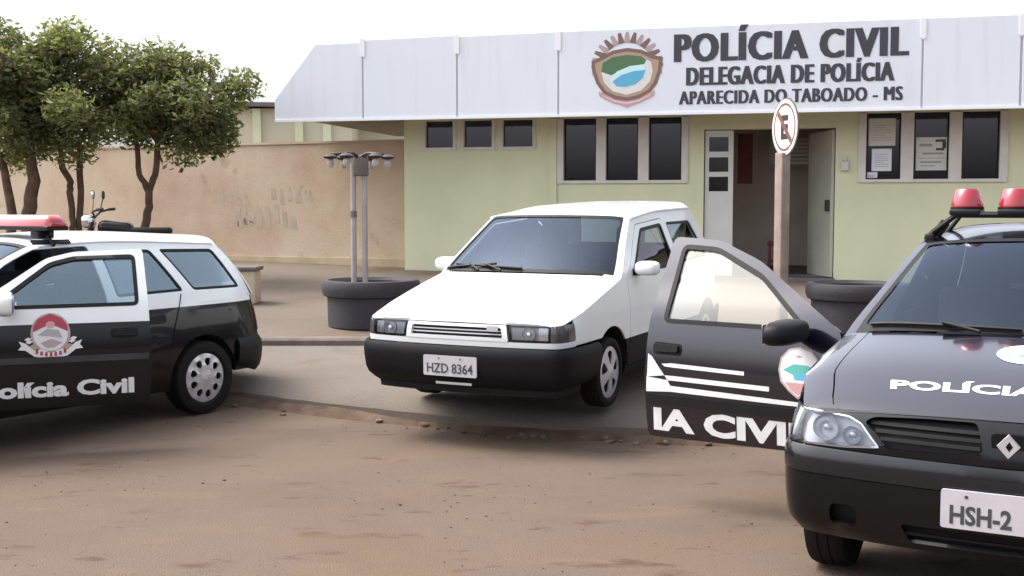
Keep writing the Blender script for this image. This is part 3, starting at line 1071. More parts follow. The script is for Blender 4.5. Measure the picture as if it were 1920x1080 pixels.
for (a0, z0, n, hh) in ((1.75, 1.62, 6, 0.30), (2.05, 1.22, 8, 0.40), (3.0, 1.62, 5, 0.26), (2.9, 1.22, 5, 0.18)):
    a = a0
    for k in range(n):
        wd = 0.05 + rr.random() * 0.09
        z = z0 + rr.random() * 0.10
        h2 = hh * (0.5 + 0.5 * rr.random())
        poly = [(a, z), (a + wd, z + rr.random() * 0.03), (a + wd * 1.05, z + h2), (a + wd * 0.3, z + h2 * (0.8 + .2 * rr.random()))]
        mb.add([gw(x, 0.002, zz) for x, zz in poly], [(0, 1, 2, 3)])
        a += wd + 0.03 + rr.random() * 0.04
mb.build("faded_paint", M['gstain'], t, smooth=0)

t = thing("far_house", "cream house with dark eaves far behind the boundary wall", "house", (-5.2, 32, 0.8))
def hz(x, y, z): return (x + 5.2, y - 32, z - 0.8)
mb = MB()
mb.box(hz(-5.6, 32, 2.4), (3.2, 5, 3.3))
mb.box(hz(-2.2, 33.5, 2.2), (4.0, 5, 2.9))
mb.build("wall", M['cream'], t, smooth=0)
mb = MB()
mb.box(hz(-5.6, 32, 4.12), (3.7, 5.6, 0.10), ry=0.02)
mb.box(hz(-2.2, 33.5, 3.72), (4.2, 5.5, 0.10), ry=0.05)
mb.build("roof", M['tilegrey'], t, smooth=0)
for x in (-6.35, -5.3, -4.6):
    mb = MB()
    mb.box(hz(x, 29.44, 2.4), (0.20, 0.12, 3.28))
    mb.build("pilaster", M['wall'], t, smooth=0)

t = thing("bollard_block", "low pinkish concrete block by the tail of the parked police wagon", "concrete block", (-3.25, 14.2, slope(0, 14.2)))
mb = MB(); mb.box((0, 0, 0.20), (0.34, 0.34, 0.40), bev=0.02); mb.build("block", M['gwall'], t)
mb = MB(); mb.box((0, 0, 0.425), (0.40, 0.40, 0.05), bev=0.015); mb.build("cap", M['kerb'], t)


# ------------------------------------------------------------------ planters, lamp stand, no-parking sign
def planter(x, y, label):
    t = thing("planter", label, "planter", (x, y, slope(x, y) - 0.02), group="round concrete planters on the pavement")
    mb = MB()
    mb.lathe([(0.0, 0.44), (0.02, 0.455), (0.33, 0.462), (0.33, 0.40), (0.02, 0.40)], 48, close=True)
    mb.build("bowl", M['planter'], t)
    mb = MB()
    mb.lathe([(0.325, 0.465), (0.345, 0.505), (0.40, 0.522), (0.47, 0.522), (0.50, 0.505), (0.505, 0.45), (0.47, 0.42), (0.325, 0.42)], 48, close=True)
    mb.build("rim", M['planter'], t)
    mb = MB()
    mb.lathe([(0.43, 0.0001), (0.44, 0.15), (0.42, 0.43)], 32)
    mb.build("soil", M['soil'], t)
    return t


planter(-1.50, 12.45, "dark round planter in front of the white hatchback's left side, carrying the twin poles")
planter(3.58, 12.15, "dark round planter mostly hidden between the open black door and the black saloon")

zs = slope(0, 12.45) + 0.42
t = thing("lamp_stand", "twin grey poles with a ring of dark arms and pale globes rising from the planter", "lamp post", (-1.62, 12.5, zs))
for dx in (-0.065, 0.055):
    mb = MB()
    mb.tube([(dx, 0, -0.1), (dx, 0, 1.30)], 0.030, 12)
    mb.build("pole", M['polegrey'], t)
mb = MB(); mb.tube([(-0.065, 0, 0.72), (-0.065, 0, 0.79)], 0.036, 10); mb.build("clamp", M['signback'], t)
mb = MB(); mb.box((0.02, 0, 1.27), (0.15, 0.13, 0.22), bev=0.015); mb.build("hub_box", M['signback'], t)
for k in range(6):
    a = 2 * math.pi * k / 6 + 0.2
    ca, sa = math.cos(a), math.sin(a)
    mb = MB()
    mb.tube([(0.03 * ca, 0.03 * sa, 1.36), (0.16 * ca, 0.16 * sa, 1.395), (0.30 * ca, 0.30 * sa, 1.385), (0.335 * ca, 0.335 * sa, 1.355)], [0.022, 0.018, 0.018, 0.02], 8)
    mb.lathe([(1.335, 0.012), (1.342, 0.06), (1.362, 0.082), (1.388, 0.04), (1.392, 0.0005)], 14, c=(0.30 * ca, 0.30 * sa, 0))
    arm = mb.build("arm", M['iron'], t)
    mb = MB()
    mb.lathe([(1.245, 0.0005), (1.252, 0.022), (1.28, 0.036), (1.31, 0.036), (1.336, 0.025)], 14, c=(0.30 * ca, 0.30 * sa, 0))
    mb.build("globe", M['globe'], arm)

zb = slope(0, 12.2)
t = thing("no_parking_sign", "round white no-parking sign seen nearly edge-on atop a weathered square post", "road sign", (2.80, 12.2, zb))
mb = MB(); mb.box((0, 0, (2.16 - zb) / 2 + 0.0), (0.115, 0.115, 2.16 - zb), bev=0.012, rz=0.5); mb.build("post", M['pole_conc'], t)
SA = R(-77)
def sp(u, v, o):   # plate plane coords; faces left-front
    return (0.020 + u * math.cos(SA) + o * math.sin(SA), -0.03 + u * math.sin(SA) - o * math.cos(SA), 2.42 - zb + v)
mb = MB()
mb.prism(ellipse(0, 0, 0.30, 0.30, 40), 0, 0.012, 0, fn=lambda x, y, z: sp(x, y, z))
pl = mb.build("plate", M['signback'], t, smooth=30)
mb = MB()
def ring(r0, r1, o, mi):
    n = 40
    vs = [sp(r * math.cos(2 * math.pi * k / n), r * math.sin(2 * math.pi * k / n), o) for r in (r0, r1) for k in range(n)]
    mb.add(vs, [(k, (k + 1) % n, n + (k + 1) % n, n + k) for k in range(n)], mi)
for sg in (1, ):
    v, f = tri2d(ellipse(0, 0, 0.285, 0.285, 36), step=0.3)
    mb.add([sp(x, y, 0.0135) for x, y in v], f, 0)
    ring(0.222, 0.246, 0.0150, 1)
    put_text(mb, "E", lambda u, v: sp(u, v - 0.11, 0.0150), 0.17, 0.22, 0.05, 2)
    c45 = math.cos(R(45))
    mb.add([sp(-0.15 + 0.02, 0.15 + 0.02, 0.0165), sp(-0.15 - 0.02, 0.15 - 0.02, 0.0165), sp(0.15 - 0.02, -0.15 - 0.02, 0.0165), sp(0.15 + 0.02, -0.15 + 0.02, 0.0165)], [(0, 1, 2, 3)], 1)
mb.build("face", [M['signwhite'], M['signred'], M['signblack']], pl, smooth=0)
mb = MB(); mb.box((0.062, 0.03, 2.62 - zb), (0.06, 0.06, 0.04), bev=0.01); mb.box((0.062, 0.03, 2.20 - zb), (0.06, 0.06, 0.04), bev=0.01); mb.tube([(0.062, 0.03, 2.10 - zb), (0.062, 0.03, 2.72 - zb)], 0.026, 10)
mb.build("bracket", M['iron'], t)


# ------------------------------------------------------------------ trees
def leaf_cloud(clumps, per, size):
    V, F, MI = [], [], []
    for (c, r, sq, mset) in clumps:
        n = int(per * r ** 1.6)
        d = RNG.normal(size=(n, 3))
        d /= np.linalg.norm(d, axis=1)[:, None]
        rad = r * (RNG.random(n) ** 0.42) * (0.86 + 0.28 * RNG.random(n))
        p = d * rad[:, None]
        p[:, 2] *= sq
        p += np.array(c)
        for k in range(n):
            a = RNG.normal(size=3); a[2] *= 0.6
            a /= np.linalg.norm(a)
            b = np.cross(a, d[k] + RNG.normal(size=3) * 0.8)
            b /= np.linalg.norm(b) + 1e-9
            s = size * (0.4 + 1.1 * RNG.random() ** 1.5)
            i = len(V)
            q = p[k]
            V += [tuple(q - a * s), tuple(q + b * s * 0.42 + a * s * 0.1), tuple(q + a * s), tuple(q - b * s * 0.42 + a * s * 0.1)]
            F.append((i, i + 1, i + 2, i + 3))
            MI.append(int(RNG.choice(mset)))
    return V, F, MI


def tree(name, label, loc, trunks, crown_c, crown_r, nclump, per, size=0.055, extra=()):
    t = thing(name, label, "tree", loc, group=None)
    base = np.array(loc)
    mb = MB()
    for pts, rad in trunks:
        pts = [np.array(p) - base for p in pts]
        # smooth and wobble
        P, Rr = [], []
        for i in range(len(pts) - 1):
            for k in range(4):
                u = k / 4
                P.append(pts[i] * (1 - u) + pts[i + 1] * u + RNG.normal(0, 0.006, 3))
                Rr.append(rad[i] * (1 - u) + rad[i + 1] * u)
        P.append(pts[-1]); Rr.append(rad[-1])
        mb.tube(P, Rr, 9)
    cc, cr = np.array(crown_c), np.array(crown_r)
    clumps = []
    for k in range(nclump):
        d = RNG.normal(size=3); d /= np.linalg.norm(d)
        p = cc + d * cr * (0.55 + 0.35 * RNG.random())
        if k % 4 == 0: p = cc + d * cr * 0.3
        mset = [[0, 0, 1, 2], [0, 1, 1, 3], [0, 2, 2, 1], [1, 3, 0, 0]][k % 4]
        clumps.append((p - base, 0.26 + 0.22 * RNG.random(), 0.8, mset))
    for e in extra: clumps.append((np.array(e[0]) - base, e[1], 0.8, [0, 1, 2, 3]))
    # limbs reaching into the clumps
    tops = [np.array(tr[0][-1]) - base for tr in trunks]
    for (c, r, _, _) in clumps[::2]:
        b0 = min(tops, key=lambda q: np.linalg.norm(q - c))
        mid = (b0 + c) / 2 + RNG.normal(0, 0.06, 3)
        mb.tube([b0, mid, c], [0.028, 0.018, 0.006], 6)
    mb.build("trunk", M['bark'], t)
    V, F, MI = leaf_cloud(clumps, per, size)
    o = MB()
    o.v, o.f, o.m = V, F, MI
    o.build("crown", [M['leaf0'], M['leaf1'], M['leaf2'], M['leaf3']], t, smooth=0, recalc=False)
    return t


gzz = 0.56
tree("tree", "leafy round-crowned tree with a double trunk at the left edge", (-6.72, 16.2, gzz),
     [([(-6.95, 16.2, 0.5), (-6.88, 16.2, 1.5), (-7.02, 16.2, 2.3)], [0.075, 0.065, 0.05]),
      ([(-6.72, 16.2, 0.5), (-6.66, 16.2, 1.5), (-6.55, 16.15, 1.95), (-6.62, 16.2, 2.5)], [0.105, 0.095, 0.085, 0.055])],
     (-6.70, 16.2, 3.16), (1.50, 1.30, 0.95), 50, 3900, size=0.046)
tree("tree", "smaller round-crowned tree with one forked trunk in front of the peach wall", (-5.15, 16.6, gzz),
     [([(-5.22, 16.6, 0.5), (-5.2, 16.6, 1.25), (-5.13, 16.6, 1.6), (-5.12, 16.6, 1.85)], [0.07, 0.06, 0.055, 0.05]),
      ([(-5.12, 16.6, 1.83), (-5.25, 16.6, 2.05), (-5.28, 16.6, 2.5)], [0.045, 0.04, 0.035]),
      ([(-5.12, 16.6, 1.83), (-5.02, 16.6, 2.05), (-4.98, 16.6, 2.5)], [0.05, 0.045, 0.04])],
     (-4.66, 16.6, 3.02), (1.08, 0.95, 0.76), 30, 3600, size=0.046, extra=[((-5.4, 16.6, 3.10), 0.38), ((-5.25, 16.6, 2.6), 0.28)])
for (x0, pts, lab) in ((0, [(-6.22, 16.5, 0.5), (-6.2, 16.5, 1.15), (-6.15, 16.5, 1.35), (-6.2, 16.5, 1.75), (-6.2, 16.5, 1.95), (-6.3, 16.5, 2.15), (-6.33, 16.5, 2.5)], "thin crooked sapling stem, left of the straight one"),
                       (1, [(-6.12, 16.55, 0.5), (-6.1, 16.55, 1.3), (-6.06, 16.55, 1.7), (-6.07, 16.55, 2.2), (-6.05, 16.55, 2.55)], "thin straight sapling stem beside the crooked one")):
    cx = pts[-1][0]
    tree("sapling", lab, (pts[0][0], pts[0][1], gzz), [(pts, [0.045] * (len(pts) - 1) + [0.03])], (cx + 0.25 * x0 - 0.1, 16.9, 2.78), (0.30, 0.2, 0.20), 4, 1800, size=0.046)

# ------------------------------------------------------------------ motorcycle behind the wagon
t = thing("motorcycle", "dark motorcycle parked under the trees behind the police wagon", "motorcycle", (-5.0, 15.2, slope(0, 15.2)), (0, 0, R(8)))
for x in (-0.62, 0.62):
    mb = MB()
    mb.lathe([(-0.04, 0.24), (-0.05, 0.27), (-0.03, 0.30), (0.03, 0.30), (0.05, 0.27), (0.04, 0.24)], 28, axis='y', c=(x, 0, 0.30), close=True)
    wh = mb.build("wheel", M['rubber'], t)
    mb = MB()
    mb.lathe([(-0.03, 0.235), (0.03, 0.235), (0.03, 0.215), (-0.03, 0.215)], 24, axis='y', c=(x, 0, 0.30), close=True)
    for k in range(6):
        a = math.pi * k / 3
        mb.tube([(x, 0, 0.30), (x + 0.22 * math.cos(a), 0, 0.30 + 0.22 * math.sin(a))], 0.012, 6)
    mb.build("rim", M['silver'], wh)
mb = MB()
mb.box((0.02, 0, 0.42), (0.42, 0.26, 0.30), bev=0.05)
mb.tube([(0.62, 0, 0.30), (0.1, 0, 0.42), (-0.3, 0, 0.85)], 0.03, 8)
mb.tube([(-0.62, 0.08, 0.30), (-0.40, 0.08, 0.92)], 0.025, 8)
mb.tube([(-0.62, -0.08, 0.30), (-0.40, -0.08, 0.92)], 0.025, 8)
mb.build("frame", M['iron'], t)
mb = MB(); mb.box((-0.12, 0, 0.83), (0.44, 0.26, 0.20), bev=0.08, ry=0.12); mb.build("fuel_tank", M['black_paint'], t)
mb = MB(); mb.box((0.30, 0, 0.80), (0.56, 0.24, 0.10), bev=0.04); mb.build("seat", M['plastic'], t)
mb = MB(); mb.box((0.62, 0, 0.66), (0.34, 0.16, 0.05), bev=0.02, ry=0.15); mb.build("mudguard", M['black_paint'], t)
mb = MB(); mb.box((-0.46, 0, 0.93), (0.16, 0.20, 0.18), bev=0.06); mb.build("headlamp", M['chrome'], t)
mb = MB(); mb.tube([(-0.28, -0.36, 1.08), (-0.36, -0.24, 1.05), (-0.38, 0, 0.98), (-0.36, 0.24, 1.05), (-0.28, 0.36, 1.08)], 0.014, 8); mb.tube([(-0.28, -0.36, 1.08), (-0.20, -0.40, 1.09)], 0.019, 8); mb.tube([(-0.28, 0.36, 1.08), (-0.20, 0.40, 1.09)], 0.019, 8)
hb = mb.build("handlebar", M['iron'], t)
for sy in (-1, 1):
    mb = MB()
    mb.tube([(-0.36, sy * 0.22, 1.05), (-0.33, sy * 0.30, 1.24)], 0.008, 6)
    mb.lathe([(-0.012, 0.0005), (-0.012, 0.05), (0.0, 0.058), (0.012, 0.05), (0.012, 0.0005)], 18, axis='x', c=(-0.33, sy * 0.31, 1.27))
    mb.build("mirror", M['iron'] if sy > 0 else M['chrome'], hb)
mb = MB(); mb.tube([(0.0, -0.15, 0.28), (0.4, -0.16, 0.27), (0.75, -0.17, 0.34)], [0.025, 0.04, 0.045], 10); mb.build("exhaust", M['chrome'], t)


# ------------------------------------------------------------------ cars: shared body machinery
def hermite(tab):
    xs = np.array([t[0] for t in tab], float)
    ys = np.array([t[1] for t in tab], float)
    d = np.diff(ys) / np.diff(xs)
    m_ = np.zeros(len(xs))
    m_[0], m_[-1] = d[0], d[-1]
    for i in range(1, len(xs) - 1):
        m_[i] = 0 if d[i - 1] * d[i] <= 0 else 2 * d[i - 1] * d[i] / (d[i - 1] + d[i])

    def f(v):
        v = min(max(v, xs[0]), xs[-1])
        i = min(int(np.searchsorted(xs, v, side='right')) - 1, len(xs) - 2)
        h = xs[i + 1] - xs[i]
        t = (v - xs[i]) / h
        return ((2 * t**3 - 3 * t**2 + 1) * ys[i] + (t**3 - 2 * t**2 + t) * h * m_[i] + (-2 * t**3 + 3 * t**2) * ys[i + 1] + (t**3 - t**2) * h * m_[i + 1])
    return f


def lerp(a, b, t): return a + (b - a) * t
def sstep(a, b, v):
    t = min(max((v - a) / (b - a), 0), 1)
    return t * t * (3 - 2 * t)


class Body:
    """half plan outline from front centre round the side to rear centre; inset tables give the section"""
    def __init__(s, outline, X0, Y0, df, ds, dr, cf, cr):
        P = []
        for k in range(25): P.append((X0 * k / 24, Y0 * (k / 24) ** 2.5))
        O = [P[-1]] + outline
        O = [np.array(o, float) for o in O]
        pre = np.array(P[-2])
        ext = [pre] + O + [O[-1] + np.array([-0.2, 0.0])]
        for i in range(1, len(ext) - 2):
            p0, p1, p2, p3 = ext[i - 1], ext[i], ext[i + 1], ext[i + 2]
            L_ = np.linalg.norm(p2 - p1)
            t1 = (p2 - p0) / (np.linalg.norm(p2 - p0) + 1e-9) * L_
            t2 = (p3 - p1) / (np.linalg.norm(p3 - p1) + 1e-9) * L_
            for k in range(1, 17):
                t = k / 16
                q = (2 * t**3 - 3 * t**2 + 1) * p1 + (t**3 - 2 * t**2 + t) * t1 + (-2 * t**3 + 3 * t**2) * p2 + (t**3 - t**2) * t2
                P.append((max(q[0], 0), q[1]))
        P = np.array(P)
        dd = np.r_[0, np.cumsum(np.linalg.norm(np.diff(P, axis=0), axis=1))]
        keep = np.r_[True, np.diff(dd) > 1e-6]
        s.P, s.d = P[keep], dd[keep]
        T = np.gradient(s.P, s.d, axis=0)
        T /= np.linalg.norm(T, axis=1)[:, None]
        s.N = np.stack([T[:, 1], -T[:, 0]], 1)
        s.df, s.ds, s.dr = hermite(df), hermite(ds), hermite(dr)
        s.cf, s.cr = cf, cr                       # y limits of the front / rear blends
        s.L = s.d[-1]
        s.pmax = s.d[int(np.argmax(s.P[:, 1]))]
        s.yb = s.P[:, 1].max()
        s.X0 = X0
        s.pf = s.d[24]

    def p_y(s, y):
        k = int(np.argmax(s.P[:, 1]))
        return float(np.interp(y, np.maximum.accumulate(s.P[:k + 1, 1]) + np.arange(k + 1) * 1e-9, s.d[:k + 1]))

    def pt(s, p, z, off=0.0):
        sg = -1 if p < 0 else 1
        a = abs(p)
        x, y = np.interp(a, s.d, s.P[:, 0]), np.interp(a, s.d, s.P[:, 1])
        nx, ny = np.interp(a, s.d, s.N[:, 0]), np.interp(a, s.d, s.N[:, 1])
        wf = 1 - sstep(s.cf[0], s.cf[1], y)
        wr = sstep(s.cr[0], s.cr[1], y)
        d = wf * s.df(z) + wr * s.dr(z) + (1 - wf - wr) * s.ds(z) - off
        return (sg * (x - nx * d), y - ny * d, z)

    def side(s, sg, off=0.0):
        return lambda y, z: (lambda q: (sg * q[0], q[1], q[2]))(s.pt(s.p_y(y), z, off))

    def front(s, off=0.0):
        if callable(off): return lambda p, z: s.pt(p, z, off(p, z))
        return lambda p, z: s.pt(p, z, off)

    def xs(s, y, z, off=0.0): return s.pt(s.p_y(y), z, off)[0]


class Car:
    pass


def make_surfaces(B, c):
    """c: dict with zt(t) fender-top heights, zc(t) bonnet centre heights, ycow, bw, yrf (roof front), brf, zre(y), zr(y), yrr"""
    y0e = c['Y0'] + 0.0
    ycs = c['ycow'] + c['bw']
    d0 = B.df(c['zc'](0))

    def hood(s, t, off=0.0):
        yE = lerp(y0e, ycs, t)
        zE = c['zt'](t)
        E = B.pt(B.p_y(yE), zE)
        Cy = lerp(d0 * 0.9, c['ycow'], t)
        Cz = c['zc'](t)
        a = abs(s)
        z = Cz - c['hcr'] * a * a - (Cz - c['hcr'] - zE) * a ** c.get('hn', 9)
        return (E[0] * s, Cy + (E[1] - Cy) * a ** 2.5, z + off)

    def roof(s, t, off=0.0):
        a = abs(s)
        yE = lerp(c['yrf'] + c['brf'], c['yrr'] + c['brr'], t)
        zE = c['zre'](yE)
        E = B.pt(B.p_y(yE), zE)
        Cy = lerp(c['yrf'], c['yrr'], t)
        Cz = c['zr'](Cy)
        z = Cz - c['rcr'] * a * a - (Cz - c['rcr'] - zE) * a ** c.get('rn', 7)
        return (E[0] * s, Cy + (E[1] - Cy) * a * a, z + off)

    def edgeA(t):
        y = lerp(ycs, c['yrf'] + c['brf'], t)
        z0, z1 = c['zt'](1.0), c['zre'](c['yrf'] + c['brf'])
        return y, lerp(z0, z1, t) + c.get('Abow', 0.02) * 4 * t * (1 - t)

    def ws(s, t, off=0.0):
        a = abs(s)
        y, z = edgeA(t)
        E = B.pt(B.p_y(y), z)
        top = roof(s, 0)
        bot = hood(s, 1)
        zc_ = lerp(bot[2], top[2], t) + c.get('Abow', 0.02) * 4 * t * (1 - t)
        yc_ = lerp(bot[1], top[1], t)
        return (E[0] * s, yc_ - off * 0.6, zc_ + off * 0.8)

    def edgeD(t):
        y = lerp(c['yrr'] + c['brr'], c['yrb'] + c['brb'], t)
        return y, lerp(c['zre'](c['yrr'] + c['brr']), c['zrb'], t) + 0.03 * 4 * t * (1 - t)

    def rw(s, t, off=0.0):
        a = abs(s)
        y, z = edgeD(t)
        E = B.pt(B.p_y(y), z)
        top = roof(s, 1)
        z_ = lerp(top[2], c['zrb'], t) + 0.03 * 4 * t * (1 - t)
        y_ = lerp(top[1], c['yrb'] + c['brb'] * (a * a), t)
        return (E[0] * s, y_ + off * 0.7, z_ + off * 0.5)
    return hood, roof, ws, rw, edgeA, edgeD


def wheel(parent, c, Rw, Rr, wd, sg, kind, steer=0.0):
    """tyre with hub cap as sub-part; sg: outward side"""
    mb = MB()
    h = wd / 2
    prof = [(-h * .75, Rr * 0.98), (-h, Rr * 1.08), (-h * 1.02, (Rr + Rw) / 2), (-h * .9, Rw * 0.965), (-h * .68, Rw * 0.995), (-h * .3, Rw), (-h * .28, Rw * .985), (-h * .22, Rw * .985), (-h * .2, Rw),
            (h * .2, Rw), (h * .22, Rw * .985), (h * .28, Rw * .985), (h * .3, Rw), (h * .68, Rw * 0.995), (h * .9, Rw * 0.965), (h * 1.02, (Rr + Rw) / 2), (h, Rr * 1.08), (h * .75, Rr * 0.98)]
    mb.lathe(prof, 48, axis='x', close=True)
    ty = mb.build("wheel", M['rubber'], parent, loc=c, rot=(0, 0, steer), smooth=40)
    mb = MB()
    mb.lathe([(sg * h * .75, Rr * 1.0), (sg * h * .1, Rr * 0.93), (sg * h * .1, 0.001)], 32, axis='x')
    mb.build("rim", M['steel'], ty, smooth=40)
    # cap with holes
    outer = ellipse(0, 0, Rr * 0.99, Rr * 0.99, 48)
    holes = []
    if kind == 'ten':
        for k in range(9):
            a = 360 * k / 9
            ca, sa = math.cos(R(a)), math.sin(R(a))
            q = [(0.50, -0.06), (0.66, -0.16), (0.82, -0.10), (0.82, 0.10), (0.66, 0.16), (0.50, 0.06)]
            holes.append(rounded([((u * ca - v * sa) * Rr, (u * sa + v * ca) * Rr) for u, v in q], 0.012, 3))
    else:
        for k in range(5):
            a = 360 * k / 5 + 18
            q = [(0.32, -10), (0.80, -19), (0.86, 0), (0.80, 19), (0.32, 10)]
            holes.append(rounded([(u * Rr * math.cos(R(a + v)), u * Rr * math.sin(R(a + v))) for u, v in q], 0.016, 3))

    def dome(u, v):
        r = math.hypot(u, v) / Rr
        d = h * (0.98 - 0.16 * (r ** 3)) + (0.012 if r < 0.22 else 0.0)
        if kind == 'ten': d += 0.006 * math.cos(9 * math.atan2(v, u)) * sstep(.3, .6, r) * (1 - sstep(.8, .95, r))
        return (sg * d, u, v)
    mb = MB()
    patch(mb, outer, dome, holes, step=0.03)
    mb.build("hubcap", M['silver'], ty, thick=0.01, out=(0, 0, 0), smooth=50)
    return ty


def seat(parent, x, y, z, back=0.62, wd=0.48):
    mb = MB()
    mb.box((x, y, z + 0.08), (wd, 0.50, 0.16), bev=0.05)
    mb.box((x, y + 0.30, z + 0.14 + back / 2), (wd, 0.14, back), bev=0.05, rx=-0.26)
    mb.box((x, y + 0.41, z + 0.14 + back + 0.06), (wd * 0.5, 0.09, 0.17), bev=0.035, rx=-0.15)
    return mb.build("seat", M['seat'], parent)


def steering(parent, x, y, z, tilt=1.05):
    mb = MB()
    pts = []
    for k in range(25):
        a = 2 * math.pi * k / 24
        u, v = 0.185 * math.cos(a), 0.185 * math.sin(a)
        pts.append((x + u, y + v * math.cos(tilt), z + v * math.sin(tilt)))
    mb.tube(pts, 0.015, 8, cap=False)
    mb.box((x, y, z), (0.34, 0.02, 0.05), bev=0.008, rx=-0.4)
    mb.tube([(x, y, z), (x, y - 0.4, z - 0.22)], 0.03, 8)
    return mb.build("steering_wheel", M['plastic'], parent)


def ring_patch(mb, poly, fn, inset, step=0.05, mi=0):
    patch(mb, poly, fn, [shrink(poly, inset)], step=step, mi=mi)


def mirror(parent, c, sg, sx, mat_, rz=0.0, name="mirror", sz=1.0):
    """door mirror; local origin at its root on the door"""
    mb = MB()
    x = sg * 0.15 * sx
    bm = bmesh.new()
    bmesh.ops.create_uvsphere(bm, u_segments=20, v_segments=12, radius=1)
    for v in bm.verts:
        p = v.co
        q = Vector([math.copysign(abs(t) ** 0.62, t) for t in p])
        if q.y > 0: q.y *= 0.35
        v.co = Vector((q.x * 0.125 * sx, q.y * 0.09, q.z * 0.075 * sz))
    bmesh.ops.transform(bm, matrix=Matrix.Translation((x, 0, 0.02)), verts=bm.verts)
    bm.verts.index_update()
    mb.add([v.co[:] for v in bm.verts], [[v.index for v in f.verts] for f in bm.faces])
    bm.free()
    o = mb.build(name, mat_, parent, loc=c, rot=(0, 0, rz))
    mb = MB()
    mb.box((sg * 0.02, 0.0, -0.01), (0.10, 0.07, 0.05), bev=0.015)
    mb.build("mirror_arm", M['plastic'], o)
    mb = MB()
    mb.box((x, 0.034, 0.02), (0.20 * sx, 0.004, 0.115 * sz), bev=0.002)
    mb.build("mirror_glass", M['chrome'], o)
    return o


def wiper(mb, a, b, fn, off=0.012):
    """blade lying on the screen between two (s,t) points plus an arm"""
    pts = [fn(lerp(a[0], b[0], k / 8), lerp(a[1], b[1], k / 8), off) for k in range(9)]
    mb.tube(pts, 0.010, 6)
    mid = fn(lerp(a[0], b[0], .5), lerp(a[1], b[1], .5), off + 0.018)
    root = fn(a[0] * 0.25 + b[0] * 0.75, -0.02, off + 0.01)
    mb.tube([root, mid], 0.009, 6)


def plate_part(parent, fn, text, w=0.40, h=0.135, small=None):
    """number plate on a front surface; fn(u, v, off)"""
    mb = MB()
    poly = rounded([(-w / 2, -h / 2), (w / 2, -h / 2), (w / 2, h / 2), (-w / 2, h / 2)], 0.012, 3)
    vs = [fn(u, v, 0.0) for u, v in poly] + [fn(u, v, 0.010) for u, v in poly]
    n = len(poly)
    mb.add(vs, [tuple(range(n))[::-1], tuple(range(n, 2 * n))] + [(i, (i + 1) % n, n + (i + 1) % n, n + i) for i in range(n)])
    o = mb.build("number_plate", M['plate'], parent, smooth=0)
    mb = MB()
    put_text(mb, text, lambda u, v: fn(u, v - h * 0.34, 0.0115), w * 0.86, h * 0.46, 0.012)
    if small:
        put_text(mb, small, lambda u, v: fn(u, v + h * 0.27, 0.0115), w * 0.42, h * 0.11, 0.01)
    rim = shrink(poly, 0.004)
    for u in (-w * 0.2, w * 0.2):
        mb.add([fn(u + x, h * 0.36 + y, 0.0118) for x, y in ellipse(0, 0, 0.006, 0.006, 8)], [tuple(range(8))])
    mb.build("plate_characters", M['plate_ink'], o, smooth=0)
    return o


def wheel_wells(parent, B, hubs, Ra, zc, zlow):
    a_lo = math.degrees(math.asin((zlow - zc) / Ra))
    for (y) in hubs:
        for sg in (-1, 1):
            mb = MB()
            xo = B.xs(y, zc + 0.2) - 0.012
            n = 20
            vs, fs = [], []
            for k in range(n + 1):
                a = R(a_lo + (180 - 2 * a_lo) * k / n)
                for x in (xo, xo - 0.26):
                    vs.append((sg * x, y + Ra * math.cos(a), zc + Ra * math.sin(a)))
            for k in range(n): fs.append((2 * k, 2 * k + 1, 2 * k + 3, 2 * k + 2))
            mb.add(vs, fs)
            mb.add([(sg * (xo - 0.26), y + Ra * math.cos(R(a)), zc + Ra * math.sin(R(a))) for a in np.linspace(a_lo, 180 - a_lo, 24)], [tuple(range(24))])
            mb.build("wheel_arch_liner", M['liner'], parent, smooth=0, recalc=False)


